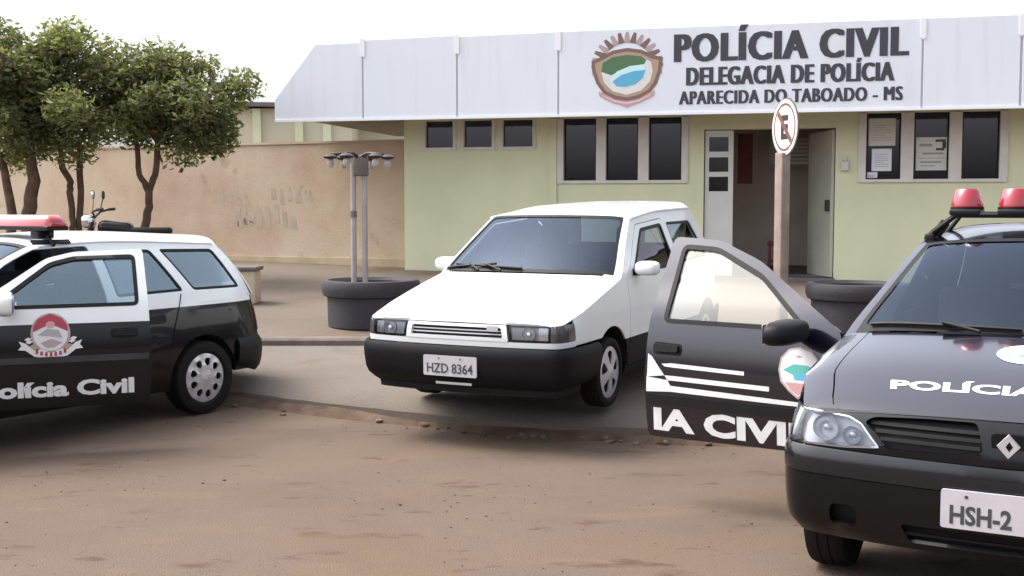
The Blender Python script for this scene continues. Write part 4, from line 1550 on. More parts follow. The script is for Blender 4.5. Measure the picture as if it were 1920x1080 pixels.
def shell(T, B, c, S):
    """body shell, bonnet, glass, doors; S holds side-view outlines (y, z)"""
    hood, roof, ws, rw, edgeA, edgeD = make_surfaces(B, c)
    c['fns'] = (hood, roof, ws, rw)
    paint, lower = S['paint'], S['lower']
    matfn = S.get('matfn')
    CEN = (0, c['yb'] * 0.5, 0.7)
    zroof = [edgeA(k / 8) for k in range(9)]
    # side outline: bottom, arches, tail, roof line, A pillar, wing top
    yf, yr, zc, ra = S['hub_f'], S['hub_r'], S['zhub'], S['ra']
    zb = S['zbot']
    a_b = math.degrees(math.asin((zb - zc) / ra))
    a_f = 180 - math.degrees(math.asin((S['zfront'] - zc) / ra))
    a_r = math.degrees(math.asin((S['zrear'] - zc) / ra))
    poly = [(S['ye'], S['zfront'])] + arc(yf, zc, ra, a_f, a_b, 22) + arc(yr, zc, ra, 180 - a_b, a_r, 22) + S['tail']
    poly += [edgeD(1 - k / 6) for k in range(7)]
    poly += [(lerp(edgeD(0)[0], zroof[-1][0], k / 10), c['zre'](lerp(edgeD(0)[0], zroof[-1][0], k / 10))) for k in range(1, 10)]
    poly += zroof[::-1]
    tm = [t for t in np.linspace(1, 0, 12)]
    ycs = c['ycow'] + c['bw']
    for t in tm[1:]:
        y = lerp(c['Y0'], ycs, t)
        if y > S['ye'] + 0.005: poly.append((y, c['zt'](t)))
    tE = (S['ye'] - c['Y0']) / (ycs - c['Y0'])
    poly.append((S['ye'], c['zt'](tE)))
    holes = [d['poly'] for d in S['doors']] + S['windows']
    mb = MB()
    cons = S.get('cons', [])
    for sg in (-1, 1):
        patch(mb, poly, B.side(sg), holes, step=0.055, matfn=matfn, cons=cons)
    roofm = S.get('roofm', 0)
    mb.grid(lambda s, t: roof(s, t), np.linspace(-1, 1, 33), np.linspace(0, 1, 14), roofm)
    for sg in (-1, 1):
        mb.grid(lambda s, t: hood(sg * s, t), np.linspace(0.852, 1, 10), np.linspace(0, 1, 16), 0)
        mb.grid(lambda s, t: ws(sg * s, t), np.linspace(0.935, 1, 4), np.linspace(0, 1, 10), S.get('pillarm', 0))
        mb.grid(lambda s, t: rw(sg * s, t), np.linspace(0.86, 1, 5), np.linspace(0, 1, 8), 0)
    # tail panel below the rear glass and round the corners
    ytail = S['tail'][0][0] if S['tail'] else c['yb'] - 0.2
    pt_ = B.p_y(S['ytail'])
    zr0 = S['tail'][0][1]
    mb.grid(lambda p, z: B.pt(p, z), np.linspace(pt_, B.L, 12), np.linspace(S['zrear'], c['zrb'], 6), 1 if S.get('tail_lower') else 0)
    mb.grid(lambda p, z: B.pt(-p, z), np.linspace(pt_, B.L, 12), np.linspace(S['zrear'], c['zrb'], 6), 1 if S.get('tail_lower') else 0)
    body = mb.build("body", [paint, lower], T, thick=0.012, out=CEN, smooth=38)

    mb = MB()
    mb.grid(lambda s, t: hood(s, t, 0.002), np.linspace(-0.844, 0.844, 37), np.linspace(0.004, 0.955, 22))
    bon = mb.build("bonnet", S.get('hoodpaint', paint), T, thick=0.015, out=CEN, smooth=40)
    mb = MB()
    mb.grid(lambda s, t: hood(s, t, -0.012), np.linspace(-0.93, 0.93, 25), np.linspace(0.94, 1.02, 5))
    mb.build("cowl", M['plastic'], T, thick=0.006, out=CEN)
    mb = MB()
    mb.grid(lambda s, t: ws(s, t, -0.006), np.linspace(-0.93, 0.93, 25), np.linspace(0.015, 0.985, 12))
    wsg = mb.build("windscreen", M['wind'], T, out=CEN, smooth=60)
    mb = MB()
    rect_ = [(-0.936, 0.0), (0.936, 0.0), (0.936, 1.0), (-0.936, 1.0)]
    patch(mb, rect_, lambda s, t: ws(s, t, -0.001), [rounded([(-0.905, 0.05), (0.905, 0.05), (0.905, 0.955), (-0.905, 0.955)], 0.05, 4)], step=0.07)
    mb.build("windscreen_seal", M['plastic'], wsg, out=CEN, smooth=60)
    mb = MB()
    mb.grid(lambda s, t: rw(s, t, -0.004), np.linspace(-0.85, 0.85, 17), np.linspace(0.06, 0.96, 8))
    mb.build("rear_screen", M['sideglass'], T, out=CEN, smooth=60)

    # glass fixed in the body sides
    for sg in (-1, 1):
        for wpoly in S['windows']:
            mb = MB()
            patch(mb, wpoly, B.side(sg, -0.010), step=0.08)
            g_ = mb.build("side_window", S.get("sideglass", M['sideglass']), T, out=CEN, smooth=60)
            mb = MB()
            patch(mb, wpoly, B.side(sg, -0.004), [shrink(wpoly, 0.020)], step=0.05)
            mb.build("window_seal", M['plastic'], g_, out=CEN, smooth=60)
    # dark inner skin that closes the gaps, and the floor
    mb = MB()
    lp_ = [(S['ye'] + 0.05, S['zfront'])] + arc(yf, zc, ra + 0.004, a_f, a_b, 18) + arc(yr, zc, ra + 0.004, 180 - a_b, a_r, 18) + [(ytail - 0.05, S['zrear']), (ytail - 0.05, S['zbelt'] - 0.01), (ycs + 0.1, S['zbelt'] - 0.01), (S['ye'] + 0.05, c['zt'](0) - 0.03)]
    opens = {(-1): [], 1: []}
    for d in S['doors']:
        for sg in d['open']:
            opens[sg].append([(d['hy'] + 0.05, zb + 0.06), (d['y1'] - 0.05, zb + 0.06), (d['y1'] - 0.05, S['zbelt'] - 0.012 - 0.004), (d['hy'] + 0.05, S['zbelt'] - 0.012 - 0.004)])
    for sg in (-1, 1):
        patch(mb, lp_, B.side(sg, -0.045), opens[sg], step=0.12)
    x_ = B.xs(c['yb'] * .5, zb) - 0.05
    mb.box((0, c['yb'] / 2 + 0.15, zb + 0.03), (2 * x_ - 0.50, c['yb'] - 1.1, 0.05))
    mb.box((0, (yf + yr) / 2, zb + 0.03), (2 * x_, yr - yf - 2 * ra - 0.06, 0.04))
    mb.box((0, yf - 0.02, (zb + c['zc'](0)) / 2), (2 * x_ - 0.6, 0.5, c['zc'](0) - zb - 0.12))
    mb.box((0, ycs + 0.06, 0.55), (2 * x_ - 0.12, 0.03, 0.62))
    mb.build("inner_skin", M['liner'], T, smooth=0)
    wheel_wells(T, B, (yf, yr), ra, zc, zb + 0.09)

    # doors
    out = []
    for d in S['doors']:
        for sg in (-1, 1):
            ang = d['open'].get(sg, 0.0)
            hx, hy, hz_ = B.side(sg)(d['hy'], 0.6)
            hz_ = 0.0

            def loc_fn(off=0.0, sg=sg, hx=hx, hy=hy):
                f = B.side(sg, off)
                return lambda y, z: (lambda q: (q[0] - hx, q[1] - hy, q[2]))(f(y, z))
            outc = (-hx, CEN[1] - hy, CEN[2])
            dp = shrink(d['poly'], 0.006)
            mb = MB()
            patch(mb, dp, loc_fn(0.001), [d['win']], step=0.05, matfn=matfn, cons=cons)
            isop = sg in d['open']
            do = mb.build("door", [paint, lower], T, loc=(hx, hy, 0), rot=(0, 0, ang), thick=0.05 if isop else 0.02, out=outc, smooth=38)
            mb = MB()
            patch(mb, shrink(d['win'], -0.006), loc_fn(-0.014), step=0.08)
            gl = mb.build("door_window", d.get('glass', {}).get(sg, M['sideglass']), do, out=outc, smooth=60)
            mb = MB()
            patch(mb, shrink(d['win'], -0.004), loc_fn(0.003), [shrink(d['win'], 0.020)], step=0.05)
            mb.build("window_seal", M['plastic'], do, thick=0.012, out=outc, smooth=60)
            # recessed pull handle
            mb = MB()
            hyy, hzz = d['handle']
            f = loc_fn(0.004)
            f2 = loc_fn(0.026)
            pl = rounded([(hyy - 0.085, hzz - 0.032), (hyy + 0.085, hzz - 0.032), (hyy + 0.085, hzz + 0.036), (hyy - 0.085, hzz + 0.030)], 0.022, 3)
            patch(mb, pl, f, step=0.05)
            a_, b_ = [], []
            pl2 = rounded([(hyy - 0.07, hzz - 0.012), (hyy + 0.075, hzz - 0.014), (hyy + 0.075, hzz + 0.026), (hyy - 0.07, hzz + 0.022)], 0.012, 3)
            n = len(pl2)
            mb.add([f(*q) for q in pl2] + [f2(*q) for q in pl2], [tuple(range(n, 2 * n))] + [(i, (i + 1) % n, n + (i + 1) % n, n + i) for i in range(n)])
            mb.build("handle", S.get('handlem', M['plastic']), do, smooth=40)
            if S.get('strip'):
                mb = MB()
                z0, z1, y0, y1 = S['strip']
                mb.grid(loc_fn(0.012), np.linspace(max(y0, d['hy'] + 0.01), min(y1, d['y1'] - 0.01), 14), np.linspace(z0, z1, 3))
                mb.build("side_moulding", S.get('stripm', M['plastic_dusty']), do, thick=0.012, out=outc)
            if isop:
                mb = MB()
                patch(mb, shrink(d['card'], 0.0), loc_fn(-0.055), step=0.1)
                mb.build("door_card", M['doorcard'], do, thick=0.02, out=outc)
            if d.get('mirror'):
                my, mz = d['mirror']
                q = loc_fn(0.0)(my, mz)
                mo = mirror(do, q, sg, d.get('msx', 1.0), S['mirrorm'], sz=d.get('mzs', 1.0))
            out.append((d, sg, do, loc_fn, outc))
    return body, bon, wsg, out


def interior(T, B, c, y_seat, z_floor, wd, y_rear, zdash, ydash):
    mb = MB()
    mb.box((0, ydash, zdash - 0.14), (wd * 1.95, 0.42, 0.26), bev=0.08)
    mb.box((-0.34 * 0 + 0.36, ydash + 0.06, zdash + 0.02), (0.36, 0.20, 0.09), bev=0.04)
    mb.build("dashboard", M['trimgrey'], T)
    for x in (-wd * 0.52, wd * 0.52): seat(T, x, y_seat, z_floor)
    mb = MB()
    mb.box((0, y_rear, z_floor + 0.12), (wd * 1.7, 0.5, 0.18), bev=0.05)
    mb.box((0, y_rear + 0.30, z_floor + 0.45), (wd * 1.7, 0.16, 0.58), bev=0.06, rx=-0.25)
    mb.build("rear_bench", M['seat'], T)
    steering(T, wd * 0.5, ydash + 0.36, zdash - 0.02)
    mb = MB()
    hood, roof, ws, rw = c['fns']
    q = ws(0.0, 0.93, -0.07)
    mb.box((q[0], q[1] + 0.02, q[2] - 0.03), (0.22, 0.03, 0.06), bev=0.015)
    mb.tube([(q[0], q[1], q[2] - 0.01), ws(0, 0.96, -0.01)], 0.010, 6)
    mb.build("rear_view_mirror", M['plastic'], T)


def front_panel(T, B, name, poly, mats, off=0.0, holes=(), thick=0.01, step=0.05, parent=None, mirror_=False, matfn=None):
    mb = MB()
    f = B.front(off)
    patch(mb, poly, f, holes, step=step, matfn=matfn)
    if mirror_: patch(mb, poly, lambda p, z: f(-p, z), holes, step=step, matfn=matfn)
    return mb.build(name, mats, parent or T, thick=thick, out=(0, 2.0, 0.6), smooth=40)


def mirr(poly): return [(-a, b) for a, b in poly][::-1]


def bowl(mb, B, p, z, r, depth=0.05, off=-0.012):
    """reflector bowl opening forward from the lamp face"""
    c0 = np.array(B.pt(p, z, off))
    c1 = np.array(B.pt(p, z, off - 0.1))
    ax = (c0 - c1) / np.linalg.norm(c0 - c1)
    ax = np.array([0.25 * ax[0], -1, 0.0]); ax /= np.linalg.norm(ax)
    u = np.cross(ax, [0, 0, 1]); u /= np.linalg.norm(u)
    v = np.cross(u, ax)
    n, rings = 20, 6
    vs, fs = [], []
    for i in range(rings + 1):
        t = i / rings
        rr_ = r * math.sin(t * math.pi / 2)
        dd = -depth * math.cos(t * math.pi / 2)
        for k in range(n):
            a = 2 * math.pi * k / n
            vs.append(tuple(c0 + ax * dd + u * rr_ * math.cos(a) + v * rr_ * math.sin(a)))
    for i in range(rings):
        for k in range(n):
            fs.append((i * n + k, i * n + (k + 1) % n, (i + 1) * n + (k + 1) % n, (i + 1) * n + k))
    mb.add(vs, fs)
    # bulb shield
    mb.lathe([(0.0, 0.014), (-0.018, 0.013), (-0.022, 0.0005)], 10, axis='y', c=tuple(c0 - ax * depth * 0.5))


# ------------------------------------------------------------------ white hatchback on the driveway
def build_hatch():
    yaw, pitch = -0.46, R(1.15)
    T = thing("hatchback", "old white two-door hatchback with black bumpers parked on the driveway", "car", (-0.37, 7.72, 0.160), (pitch, 0, yaw))
    c = dict(Y0=0.06, ycow=0.97, bw=0.14, hcr=0.012, zt=hermite([(0, 0.668), (0.5, 0.79), (1, 0.905)]), zc=hermite([(0, 0.692), (0.5, 0.835), (1, 0.948)]),
             yrf=1.58, brf=0.09, brr=-0.05, yrr=3.30, zre=hermite([(1.5, 1.300), (2.4, 1.358), (3.4, 1.362)]), zr=hermite([(1.5, 1.340), (2.3, 1.415), (3.35, 1.430)]), rcr=0.012, hn=16, rn=13,
             yrb=3.60, brb=-0.06, zrb=0.90, yb=3.66, Abow=0.012)
    B = Body([(0.735, 0.11), (0.762, 0.25), (0.772, 0.60), (0.778, 1.2), (0.782, 1.9), (0.778, 2.7), (0.765, 3.2), (0.73, 3.5), (0.64, 3.62), (0.35, 3.66), (0, 3.66)], 0.70, 0.06,
             [(0.15, .06), (.35, .02), (.50, .004), (.6, 0), (.68, .012), (.75, .05)],
             [(.15, .07), (.30, .022), (.45, .004), (.56, 0), (.72, .008), (.92, .04), (1.15, .125), (1.35, .205), (1.45, .25)],
             [(.15, .06), (.35, .01), (.6, 0), (.9, .04), (1.4, .3)], (0.10, 0.42), (3.35, 3.6))
    win_d = rounded([(1.335, 0.915), (2.32, 0.930), (2.315, 1.262), (1.815, 1.238)], 0.035, 3)
    door = rounded([(1.20, 0.26), (2.36, 0.26), (2.40, 0.60), (2.385, 0.90), (2.365, 1.305), (1.745, 1.275), (1.215, 0.895)], 0.035, 3)
    S = dict(paint=M['white_paint'], lower=M['plastic_dusty'], hub_f=0.86, hub_r=3.12, zhub=0.27, ra=0.325, zbot=0.20, zfront=0.535, zrear=0.30, ye=0.24,
             tail=[(3.50, 0.30), (3.56, 0.5)], ytail=3.50, zbelt=0.90,
             doors=[dict(poly=door, win=win_d, hy=1.20, y1=2.36, handle=(2.26, 0.80), open={}, mirror=(1.40, 0.945), card=[], glass={1: M['doorglass'], -1: M['sideglass']})],
             windows=[rounded([(2.46, 0.935), (3.28, 0.95), (3.10, 1.265), (2.455, 1.268)], 0.035, 3)],
             matfn=lambda y, z: 1 if z < 0.475 else 0, cons=[((0.5, 0.475), (3.5, 0.475))], mirrorm=M['white_paint'])
    S['windows'] = S['windows']
    S['doors'][0]['msx'] = 0.72
    S['doors'][0]['mzs'] = 0.72
    body, bon, wsg, doors = shell(T, B, c, S)
    hood, roof, ws, rw = c['fns']
    interior(T, B, c, 1.95, 0.33, 0.66, 2.75, 0.86, 1.38)
    # front: white nose panel, grille, lamps, bumper
    pe = B.p_y(0.245)
    front_panel(T, B, "nose_panel", [(-pe, 0.530), (pe, 0.530), (pe, 0.566), (-pe, 0.566)], M['white_paint'], off=0.003, thick=0.02)
    g_out = rounded([(-0.385, 0.568), (0.385, 0.568), (0.37, 0.676), (-0.37, 0.676)], 0.012, 2)
    g_in = rounded([(-0.345, 0.590), (0.345, 0.590), (0.335, 0.656), (-0.335, 0.656)], 0.012, 2)
    gr = front_panel(T, B, "grille", g_out, M['white_paint'], off=0.006, holes=[g_in], thick=0.03)
    front_panel(T, B, "grille_mesh", g_in, M['plastic'], off=-0.018, parent=gr)
    mb = MB()
    for z in (0.612, 0.634):
        mb.grid(lambda p, q: B.pt(p, z + q * 0.004, -0.006), np.linspace(-0.338, 0.338, 16), [-1, 0, 1])
    mb.build("grille_slats", M['lampgrey'], gr, thick=0.006, out=(0, 2, .6))
    mb = MB()
    mb.grid(lambda p, z: B.pt(p, z, 0.012), np.linspace(0.235, 0.315, 5), np.linspace(0.632, 0.668, 3))
    mb.build("badge", M['decal_grey'], gr, thick=0.004, out=(0, 2, .6))
    for sg in (-1, 1):
        fm = (lambda a: a) if sg > 0 else mirr
        lampp = fm(rounded([(0.395, 0.570), (0.665, 0.570), (0.665, 0.674), (0.385, 0.676)], 0.012, 2))
        hs_ = front_panel(T, B, "headlight", lampp, M['lampgrey'], off=-0.016, thick=0.01)
        mb = MB()
        bowl(mb, B, sg * 0.525, 0.621, 0.047, depth=0.03, off=0.0)
        mb.grid(lambda p, z: B.pt(sg * p, z, -0.008), np.linspace(0.59, 0.655, 3), np.linspace(0.578, 0.668, 4))
        mb.build("reflector", M['reflector'], hs_)
        front_panel(T, B, "lens", lampp, M['lens'], off=0.004, thick=0, parent=hs_)
        front_panel(T, B, "lamp_rim", lampp, M['plastic'], off=0.002, holes=[shrink(lampp, 0.010)], thick=0.04, parent=hs_)
        front_panel(T, B, "indicator", fm(rounded([(0.672, 0.570), (pe - 0.006, 0.570), (pe - 0.010, 0.681), (0.672, 0.677)], 0.012, 2)), M['smoke'], off=0.003, thick=0.03, parent=hs_)
        mb = MB(); mb.grid(lambda p, z: B.pt(sg * p, z, -0.075), np.linspace(0.38, pe, 8), np.linspace(0.564, 0.70, 3)); mb.build("lamp_back", M['liner'], hs_)
    pb = B.p_y(0.86 - 0.30)
    def boff(p, z):
        k = ((z - 0.40) / 0.15)
        e = sstep(pb, pb - 0.25, abs(p)) if False else 1
        return 0.055 * (1 - min(1, abs(k)) ** 5) + (0.0 if z > 0.33 else -0.25 * (0.33 - z))
    bp_ = front_panel(T, B, "front_bumper", rounded([(-pb + 0.10, 0.245), (pb - 0.10, 0.245), (pb, 0.36), (pb, 0.528), (-pb, 0.528), (-pb, 0.36)], 0.05, 3), M['plastic_dusty'], off=boff, thick=0.02, step=0.04)
    mb = MB(); mb.grid(lambda p, z: B.pt(p, z, 0.056 - 0.0), np.linspace(-0.14, 0.13, 8), [0.268, 0.285]); mb.build("bumper_slot", M['lampgrey'], bp_, smooth=0)
    mb = MB(); mb.grid(lambda p, z: B.pt(p, z, -0.02), np.linspace(-pb + .1, pb - .1, 20), [0.2, 0.5]); mb.build("bumper_core", M['liner'], bp_)
    plate_part(T, lambda u, v, o: (u - 0.015, B.pt(u, 0.4, 0.060)[1] - o - abs(u) * 0.0, 0.395 + v), "HZD 8364")
    # rear bumper
    prb = B.p_y(3.12 + 0.32)
    mb = MB()
    for s_ in (1, -1):
        mb.grid(lambda p, z: B.pt(s_ * p, z, 0.03), np.linspace(prb, B.L, 14), np.linspace(0.26, 0.50, 5))
    mb.build("rear_bumper", M['plastic_dusty'], T, thick=0.02, out=(0, 1.8, .5))
    for s_ in (1, -1):
        mb = MB(); mb.grid(lambda p, z: B.pt(s_ * p, z, 0.004), np.linspace(B.p_y(3.55), B.p_y(3.55) + 0.22, 6), np.linspace(0.56, 0.84, 5)); mb.build("tail_lamp", M['tail'], T, thick=0.015, out=(0, 1.8, .5))
    # bonnet vent, wiper, roof gutters
    mb = MB()
    for k in range(9):
        x0 = -0.17 + k * 0.042
        mb.grid(lambda s, t: hood(s, t, 0.006), np.linspace(x0, x0 + 0.03, 3), [0.905, 0.935])
    mb.build("bonnet_vent", M['decal_grey'], bon, smooth=0)
    mb = MB()
    wiper(mb, (-0.80, 0.085), (0.02, 0.035), ws)
    wiper(mb, (-0.90, 0.03), (-0.30, 0.10), ws)
    mb.build("wiper", M['plastic'], T)
    for sg in (-1, 1):
        mb = MB()
        mb.tube([(lambda q: (sg * (q[0] + 0.004), q[1], q[2] + 0.006))(B.pt(B.p_y(y), c['zre'](y))) for y in np.linspace(1.68, 3.24, 16)], 0.010, 6)
        mb.build("roof_gutter", M['white_paint'], body)
        for (y, st) in ((0.86, 0.0), (3.12, 0)):
            wheel(T, (sg * 0.685, y, 0.270), 0.247, 0.182, 0.155, sg, 'five', st)
    return T, B, c


build_hatch()


# ------------------------------------------------------------------ white-over-black police wagon, left
def build_wagon():
    yaw = -0.58
    ox, oy = -2.354, 8.985
    dx, dy = -0.82, -3.28
    o = (ox + dx * math.cos(yaw) - dy * math.sin(yaw), oy + dx * math.sin(yaw) + dy * math.cos(yaw), 0.0)
    T = thing("police_wagon", "white over black police station wagon with its front door ajar and a red light bar", "police car", o, (0, 0, yaw))
    c = dict(Y0=0.07, ycow=1.00, bw=0.16, hcr=0.015, zt=hermite([(0, 0.70), (0.5, 0.83), (1, 0.935)]), zc=hermite([(0, 0.735), (0.5, 0.875), (1, 0.985)]),
             yrf=1.86, brf=0.10, brr=-0.06, yrr=3.70, zre=hermite([(1.8, 1.305), (2.5, 1.345), (3.7, 1.300)]), zr=hermite([(1.8, 1.365), (2.6, 1.420), (3.7, 1.375)]), rcr=0.02,
             yrb=4.00, brb=-0.08, zrb=0.90, yb=4.02, Abow=0.03)
    B = Body([(0.745, 0.14), (0.790, 0.32), (0.808, 0.70), (0.818, 1.3), (0.822, 2.0), (0.820, 2.8), (0.812, 3.3), (0.785, 3.7), (0.72, 3.93), (0.58, 4.0), (0.3, 4.02), (0, 4.02)], 0.66, 0.07,
             [(0.15, .06), (.35, .02), (.50, .0), (.65, 0.01), (.75, .04), (.8, .07)],
             [(.15, .075), (.30, .028), (.45, .006), (.60, 0), (.75, .008), (.93, .04), (1.15, .135), (1.32, .235), (1.45, .30)],
             [(.15, .08), (.30, .02), (.5, 0), (.6, 0.01), (.9, .07), (1.4, .3)], (0.10, 0.5), (3.55, 3.95))
    win_d = rounded([(1.42, 0.950), (2.345, 0.955), (2.335, 1.280), (1.95, 1.272), (1.80, 1.235)], 0.035, 3)
    door = rounded([(1.25, 0.30), (2.41, 0.30), (2.425, 0.60), (2.415, 0.93), (2.395, 1.325), (1.95, 1.310), (1.78, 1.270), (1.265, 0.93)], 0.035, 3)
    BW = 0.848
    cons = [((0.4, BW), (4.0, BW))]
    S = dict(paint=M['white_paint'], lower=M['black_paint'], hub_f=0.83, hub_r=3.28, zhub=0.29, ra=0.330, zbot=0.22, zfront=0.50, zrear=0.30, ye=0.30,
             tail=[(3.78, 0.30), (3.88, 0.52)], ytail=3.86, zbelt=0.93, tail_lower=True,
             doors=[dict(poly=door, win=win_d, hy=1.27, y1=2.41, handle=(2.25, 0.775), open={1: -0.62}, mirror=(1.56, 0.975), msx=1.15, glass={1: M['sunglass']},
                         card=rounded([(1.36, 0.40), (2.34, 0.40), (2.34, 0.90), (1.36, 0.90)], 0.05, 3))],
             windows=[rounded([(2.50, 0.955), (3.115, 0.965), (2.93, 1.283), (2.475, 1.288)], 0.03, 3), rounded([(3.215, 0.965), (3.745, 0.960), (3.56, 1.270), (3.015, 1.283)], 0.03, 3)],
             sideglass=M['sunglass'], matfn=lambda y, z: 1 if z < BW else 0, cons=cons, mirrorm=M['white_paint'], strip=(0.600, 0.640, 1.2, 2.45), stripm=M['strip'])
    body, bon, wsg, doors = shell(T, B, c, S)
    hood, roof, ws, rw = c['fns']
    interior(T, B, c, 2.15, 0.36, 0.68, 3.0, 0.90, 1.42)
    OUT = (0, 2.0, .6)
    # extra seams on the rear door: shut line and black strip, handle
    for sg in (-1, 1):
        mb = MB()
        f = B.side(sg, 0.0025)
        for a, b in (((3.08, 0.945), (2.98, 0.70)),): mb.tube([f(lerp(a[0], b[0], k / 8), lerp(a[1], b[1], k / 8)) for k in range(9)], 0.004, 5)
        mb.tube([f(lerp(2.98, 2.96, k / 8), lerp(0.70, 0.56, k / 8)) for k in range(9)], 0.004, 5)
        mb.build("rear_door_seam", M['liner'], body)
        mb = MB()
        f = B.side(sg, 0.012)
        mb.grid(f, np.linspace(2.44, 2.93, 10), [0.600, 0.62, 0.640])
        mb.build("side_moulding", M['plastic_dusty'], body, thick=0.012, out=OUT)
        mb = MB()
        pl = rounded([(2.72, 0.74), (2.90, 0.74), (2.90, 0.81), (2.72, 0.80)], 0.025, 3)
        patch(mb, pl, B.side(sg, 0.010), step=0.05)
        mb.build("rear_handle", M['plastic'], body, thick=0.012, out=OUT)
    # front: simple nose, lamps, bumper (outside the picture on the left)
    pe = B.p_y(0.305)
    nose = front_panel(T, B, "nose_panel", [(-pe, 0.50), (pe, 0.50), (pe, 0.70), (B.pf, 0.70), (-B.pf, 0.70), (-pe, 0.70)], M['white_paint'], off=0.0, thick=0.015)
    front_panel(T, B, "grille", rounded([(-0.30, 0.56), (0.30, 0.56), (0.33, 0.68), (-0.33, 0.68)], 0.02, 3), M['plastic'], off=0.006, thick=0.01)
    for sg in (-1, 1):
        fm = (lambda a: a) if sg > 0 else mirr
        lp_ = fm(rounded([(0.37, 0.555), (pe - 0.06, 0.575), (pe - 0.10, 0.69), (0.38, 0.685)], 0.03, 3))
        hs_ = front_panel(T, B, "headlight", lp_, M['lampgrey'], off=0.004, thick=0.01)
        mb = MB(); bowl(mb, B, sg * 0.52, 0.625, 0.05, off=0.02); mb.build("reflector", M['reflector'], hs_)
        front_panel(T, B, "lens", lp_, M['lens'], off=0.026, thick=0, parent=hs_)
    pb = B.p_y(0.83 - 0.34)
    bmp = lambda p, z: 0.035 * (1 - min(1, abs((z - 0.38) / 0.17)) ** 5)
    front_panel(T, B, "front_bumper", rounded([(-pb, 0.24), (pb, 0.24), (pb, 0.52), (-pb, 0.52)], 0.04, 3), M['plastic_dusty'], off=bmp, thick=0.02)
    # rear bumper, lamps
    p0 = B.p_y(3.28 + 0.345)
    mb = MB()
    for s_ in (1, -1):
        mb.grid(lambda u, v: B.pt(s_ * lerp(p0, B.L, u), lerp(lerp(0.34, 0.27, min(1, u * 4)), 0.56, v), 0.030 * (1 - abs(2 * v - 1) ** 4) + 0.003), np.linspace(0, 1, 18), np.linspace(0, 1, 8))
    mb.build("rear_bumper", M['plastic'], T, thick=0.02, out=OUT)
    for s_ in (1, -1):
        mb = MB()
        pa = B.p_y(3.90)
        mb.grid(lambda p, z: B.pt(s_ * (p - 0.02 * (z - .6)), z, 0.006), np.linspace(pa, pa + 0.26, 8), np.linspace(0.60, 0.885, 7))
        mb.build("tail_lamp", M['tail'], T, thick=0.015, out=OUT)
    plate_part(T, lambda u, v, o: (-u, 4.03 + o, 0.70 + v), "MS", small=None) if False else None
    mb = MB()
    wiper(mb, (0.75, 0.06), (-0.05, 0.04), ws); wiper(mb, (0.05, 0.05), (-0.75, 0.06), ws)
    mb.build("wiper", M['plastic'], T)
    for sg in (-1, 1):
        mb = MB()
        mb.tube([(lambda q: (sg * q[0], q[1], q[2] + 0.004))(B.pt(B.p_y(y), c['zre'](y))) for y in np.linspace(2.0, 3.6, 16)], 0.008, 6)
        mb.build("roof_gutter", M['lampgrey'], body)
        for y in (0.83, 3.28):
            wheel(T, (sg * 0.728, y, 0.285), 0.285, 0.190, 0.175, sg, 'ten', 0.0)
    # red light bar on black feet
    lb = MB()
    yb_, zb_ = 2.12, 1.475
    lb.box((0, yb_, zb_ - 0.022), (1.30, 0.17, 0.030), bev=0.008)
    for sg in (-1, 1):
        lb.box((sg * 0.47, yb_, 1.415), (0.10, 0.13, 0.075), bev=0.015)
        lb.tube([(sg * 0.50, yb_, 1.44), (sg * 0.575, yb_ - 0.02, 1.375), (sg * 0.625, yb_ - 0.02, 1.335)], 0.014, 6)
        lb.box((sg * 0.592, yb_ - 0.02, 1.358), (0.035, 0.30, 0.012), ry=sg * 0.75)
    base = lb.build("light_bar", M['plastic'], T)
    ln = MB()
    prof = [(-0.085, 0.0), (-0.075, 0.05), (-0.045, 0.078), (0.045, 0.078), (0.075, 0.05), (0.085, 0.0)]
    xs_ = [-0.66, -0.63, -0.60, -0.2, 0.2, 0.60, 0.63, 0.66]
    k = len(prof)
    vs = []
    for i, x in enumerate(xs_):
        f_ = [0.35, 0.72, 1, 1, 1, 1, 0.72, 0.35][i]
        vs += [(x, yb_ + a * (0.6 + 0.4 * f_), zb_ - 0.008 + b * f_) for a, b in prof]
    fs = [(i * k + j, (i + 1) * k + j, (i + 1) * k + j + 1, i * k + j + 1) for i in range(len(xs_) - 1) for j in range(k - 1)]
    fs += [tuple(range(k))[::-1], tuple((len(xs_) - 1) * k + j for j in range(k))]
    ln.add(vs, fs)
    ln.build("beacon_lens", M['beacon'], base, smooth=50)
    # decals on the doors
    for d, sg, do, loc_fn, outc in doors:
        f = loc_fn(0.0035)
        S2 = {'n': 0}
        # local reading direction: left side reads front->rear, right side rear->front
        def at(u, v, yc, zc, f=f, sg=sg): return f(yc + sg * u, zc + v)
        mb = MB()
        ft = loc_fn(0.005)
        put_text(mb, "Polícia Civil", lambda u, v: ft(1.845 + sg * u, 0.385 + v), 0.92, 0.092, 0.045)
        mb.build("lettering", M['decal_white'], do, smooth=0)
        mb = MB()
        L_ = [0]

        def put2(poly, layer, col, k=1.0):
            v, t_ = tri2d(poly, step=0.06)
            g_ = loc_fn(0.004 + layer * 0.0007)
            mb.add([g_(1.80 + sg * x, 0.790 + y) for x, y in v], t_, CIDX.index(col))
        R_ = 0.13
        put2(ellipse(0, 0.0, 0.120, 0.128, 28), 0, 'mauve')
        put2(ellipse(0, 0.0, 0.105, 0.112, 28), 1, 'white')
        put2([(-0.105, 0.01), (-0.10, 0.05), (-0.07, 0.095), (0, 0.125), (0.07, 0.095), (0.10, 0.05), (0.105, 0.01), (0.03, 0.045), (-0.03, 0.045)], 2, 'red')
        put2(ellipse(0.0, 0.055, 0.028, 0.022, 12), 3, 'pink')
        put2([(-0.075, -0.01), (-0.02, 0.03), (0.05, 0.02), (0.07, -0.03), (0.0, -0.02)], 3, 'grey')
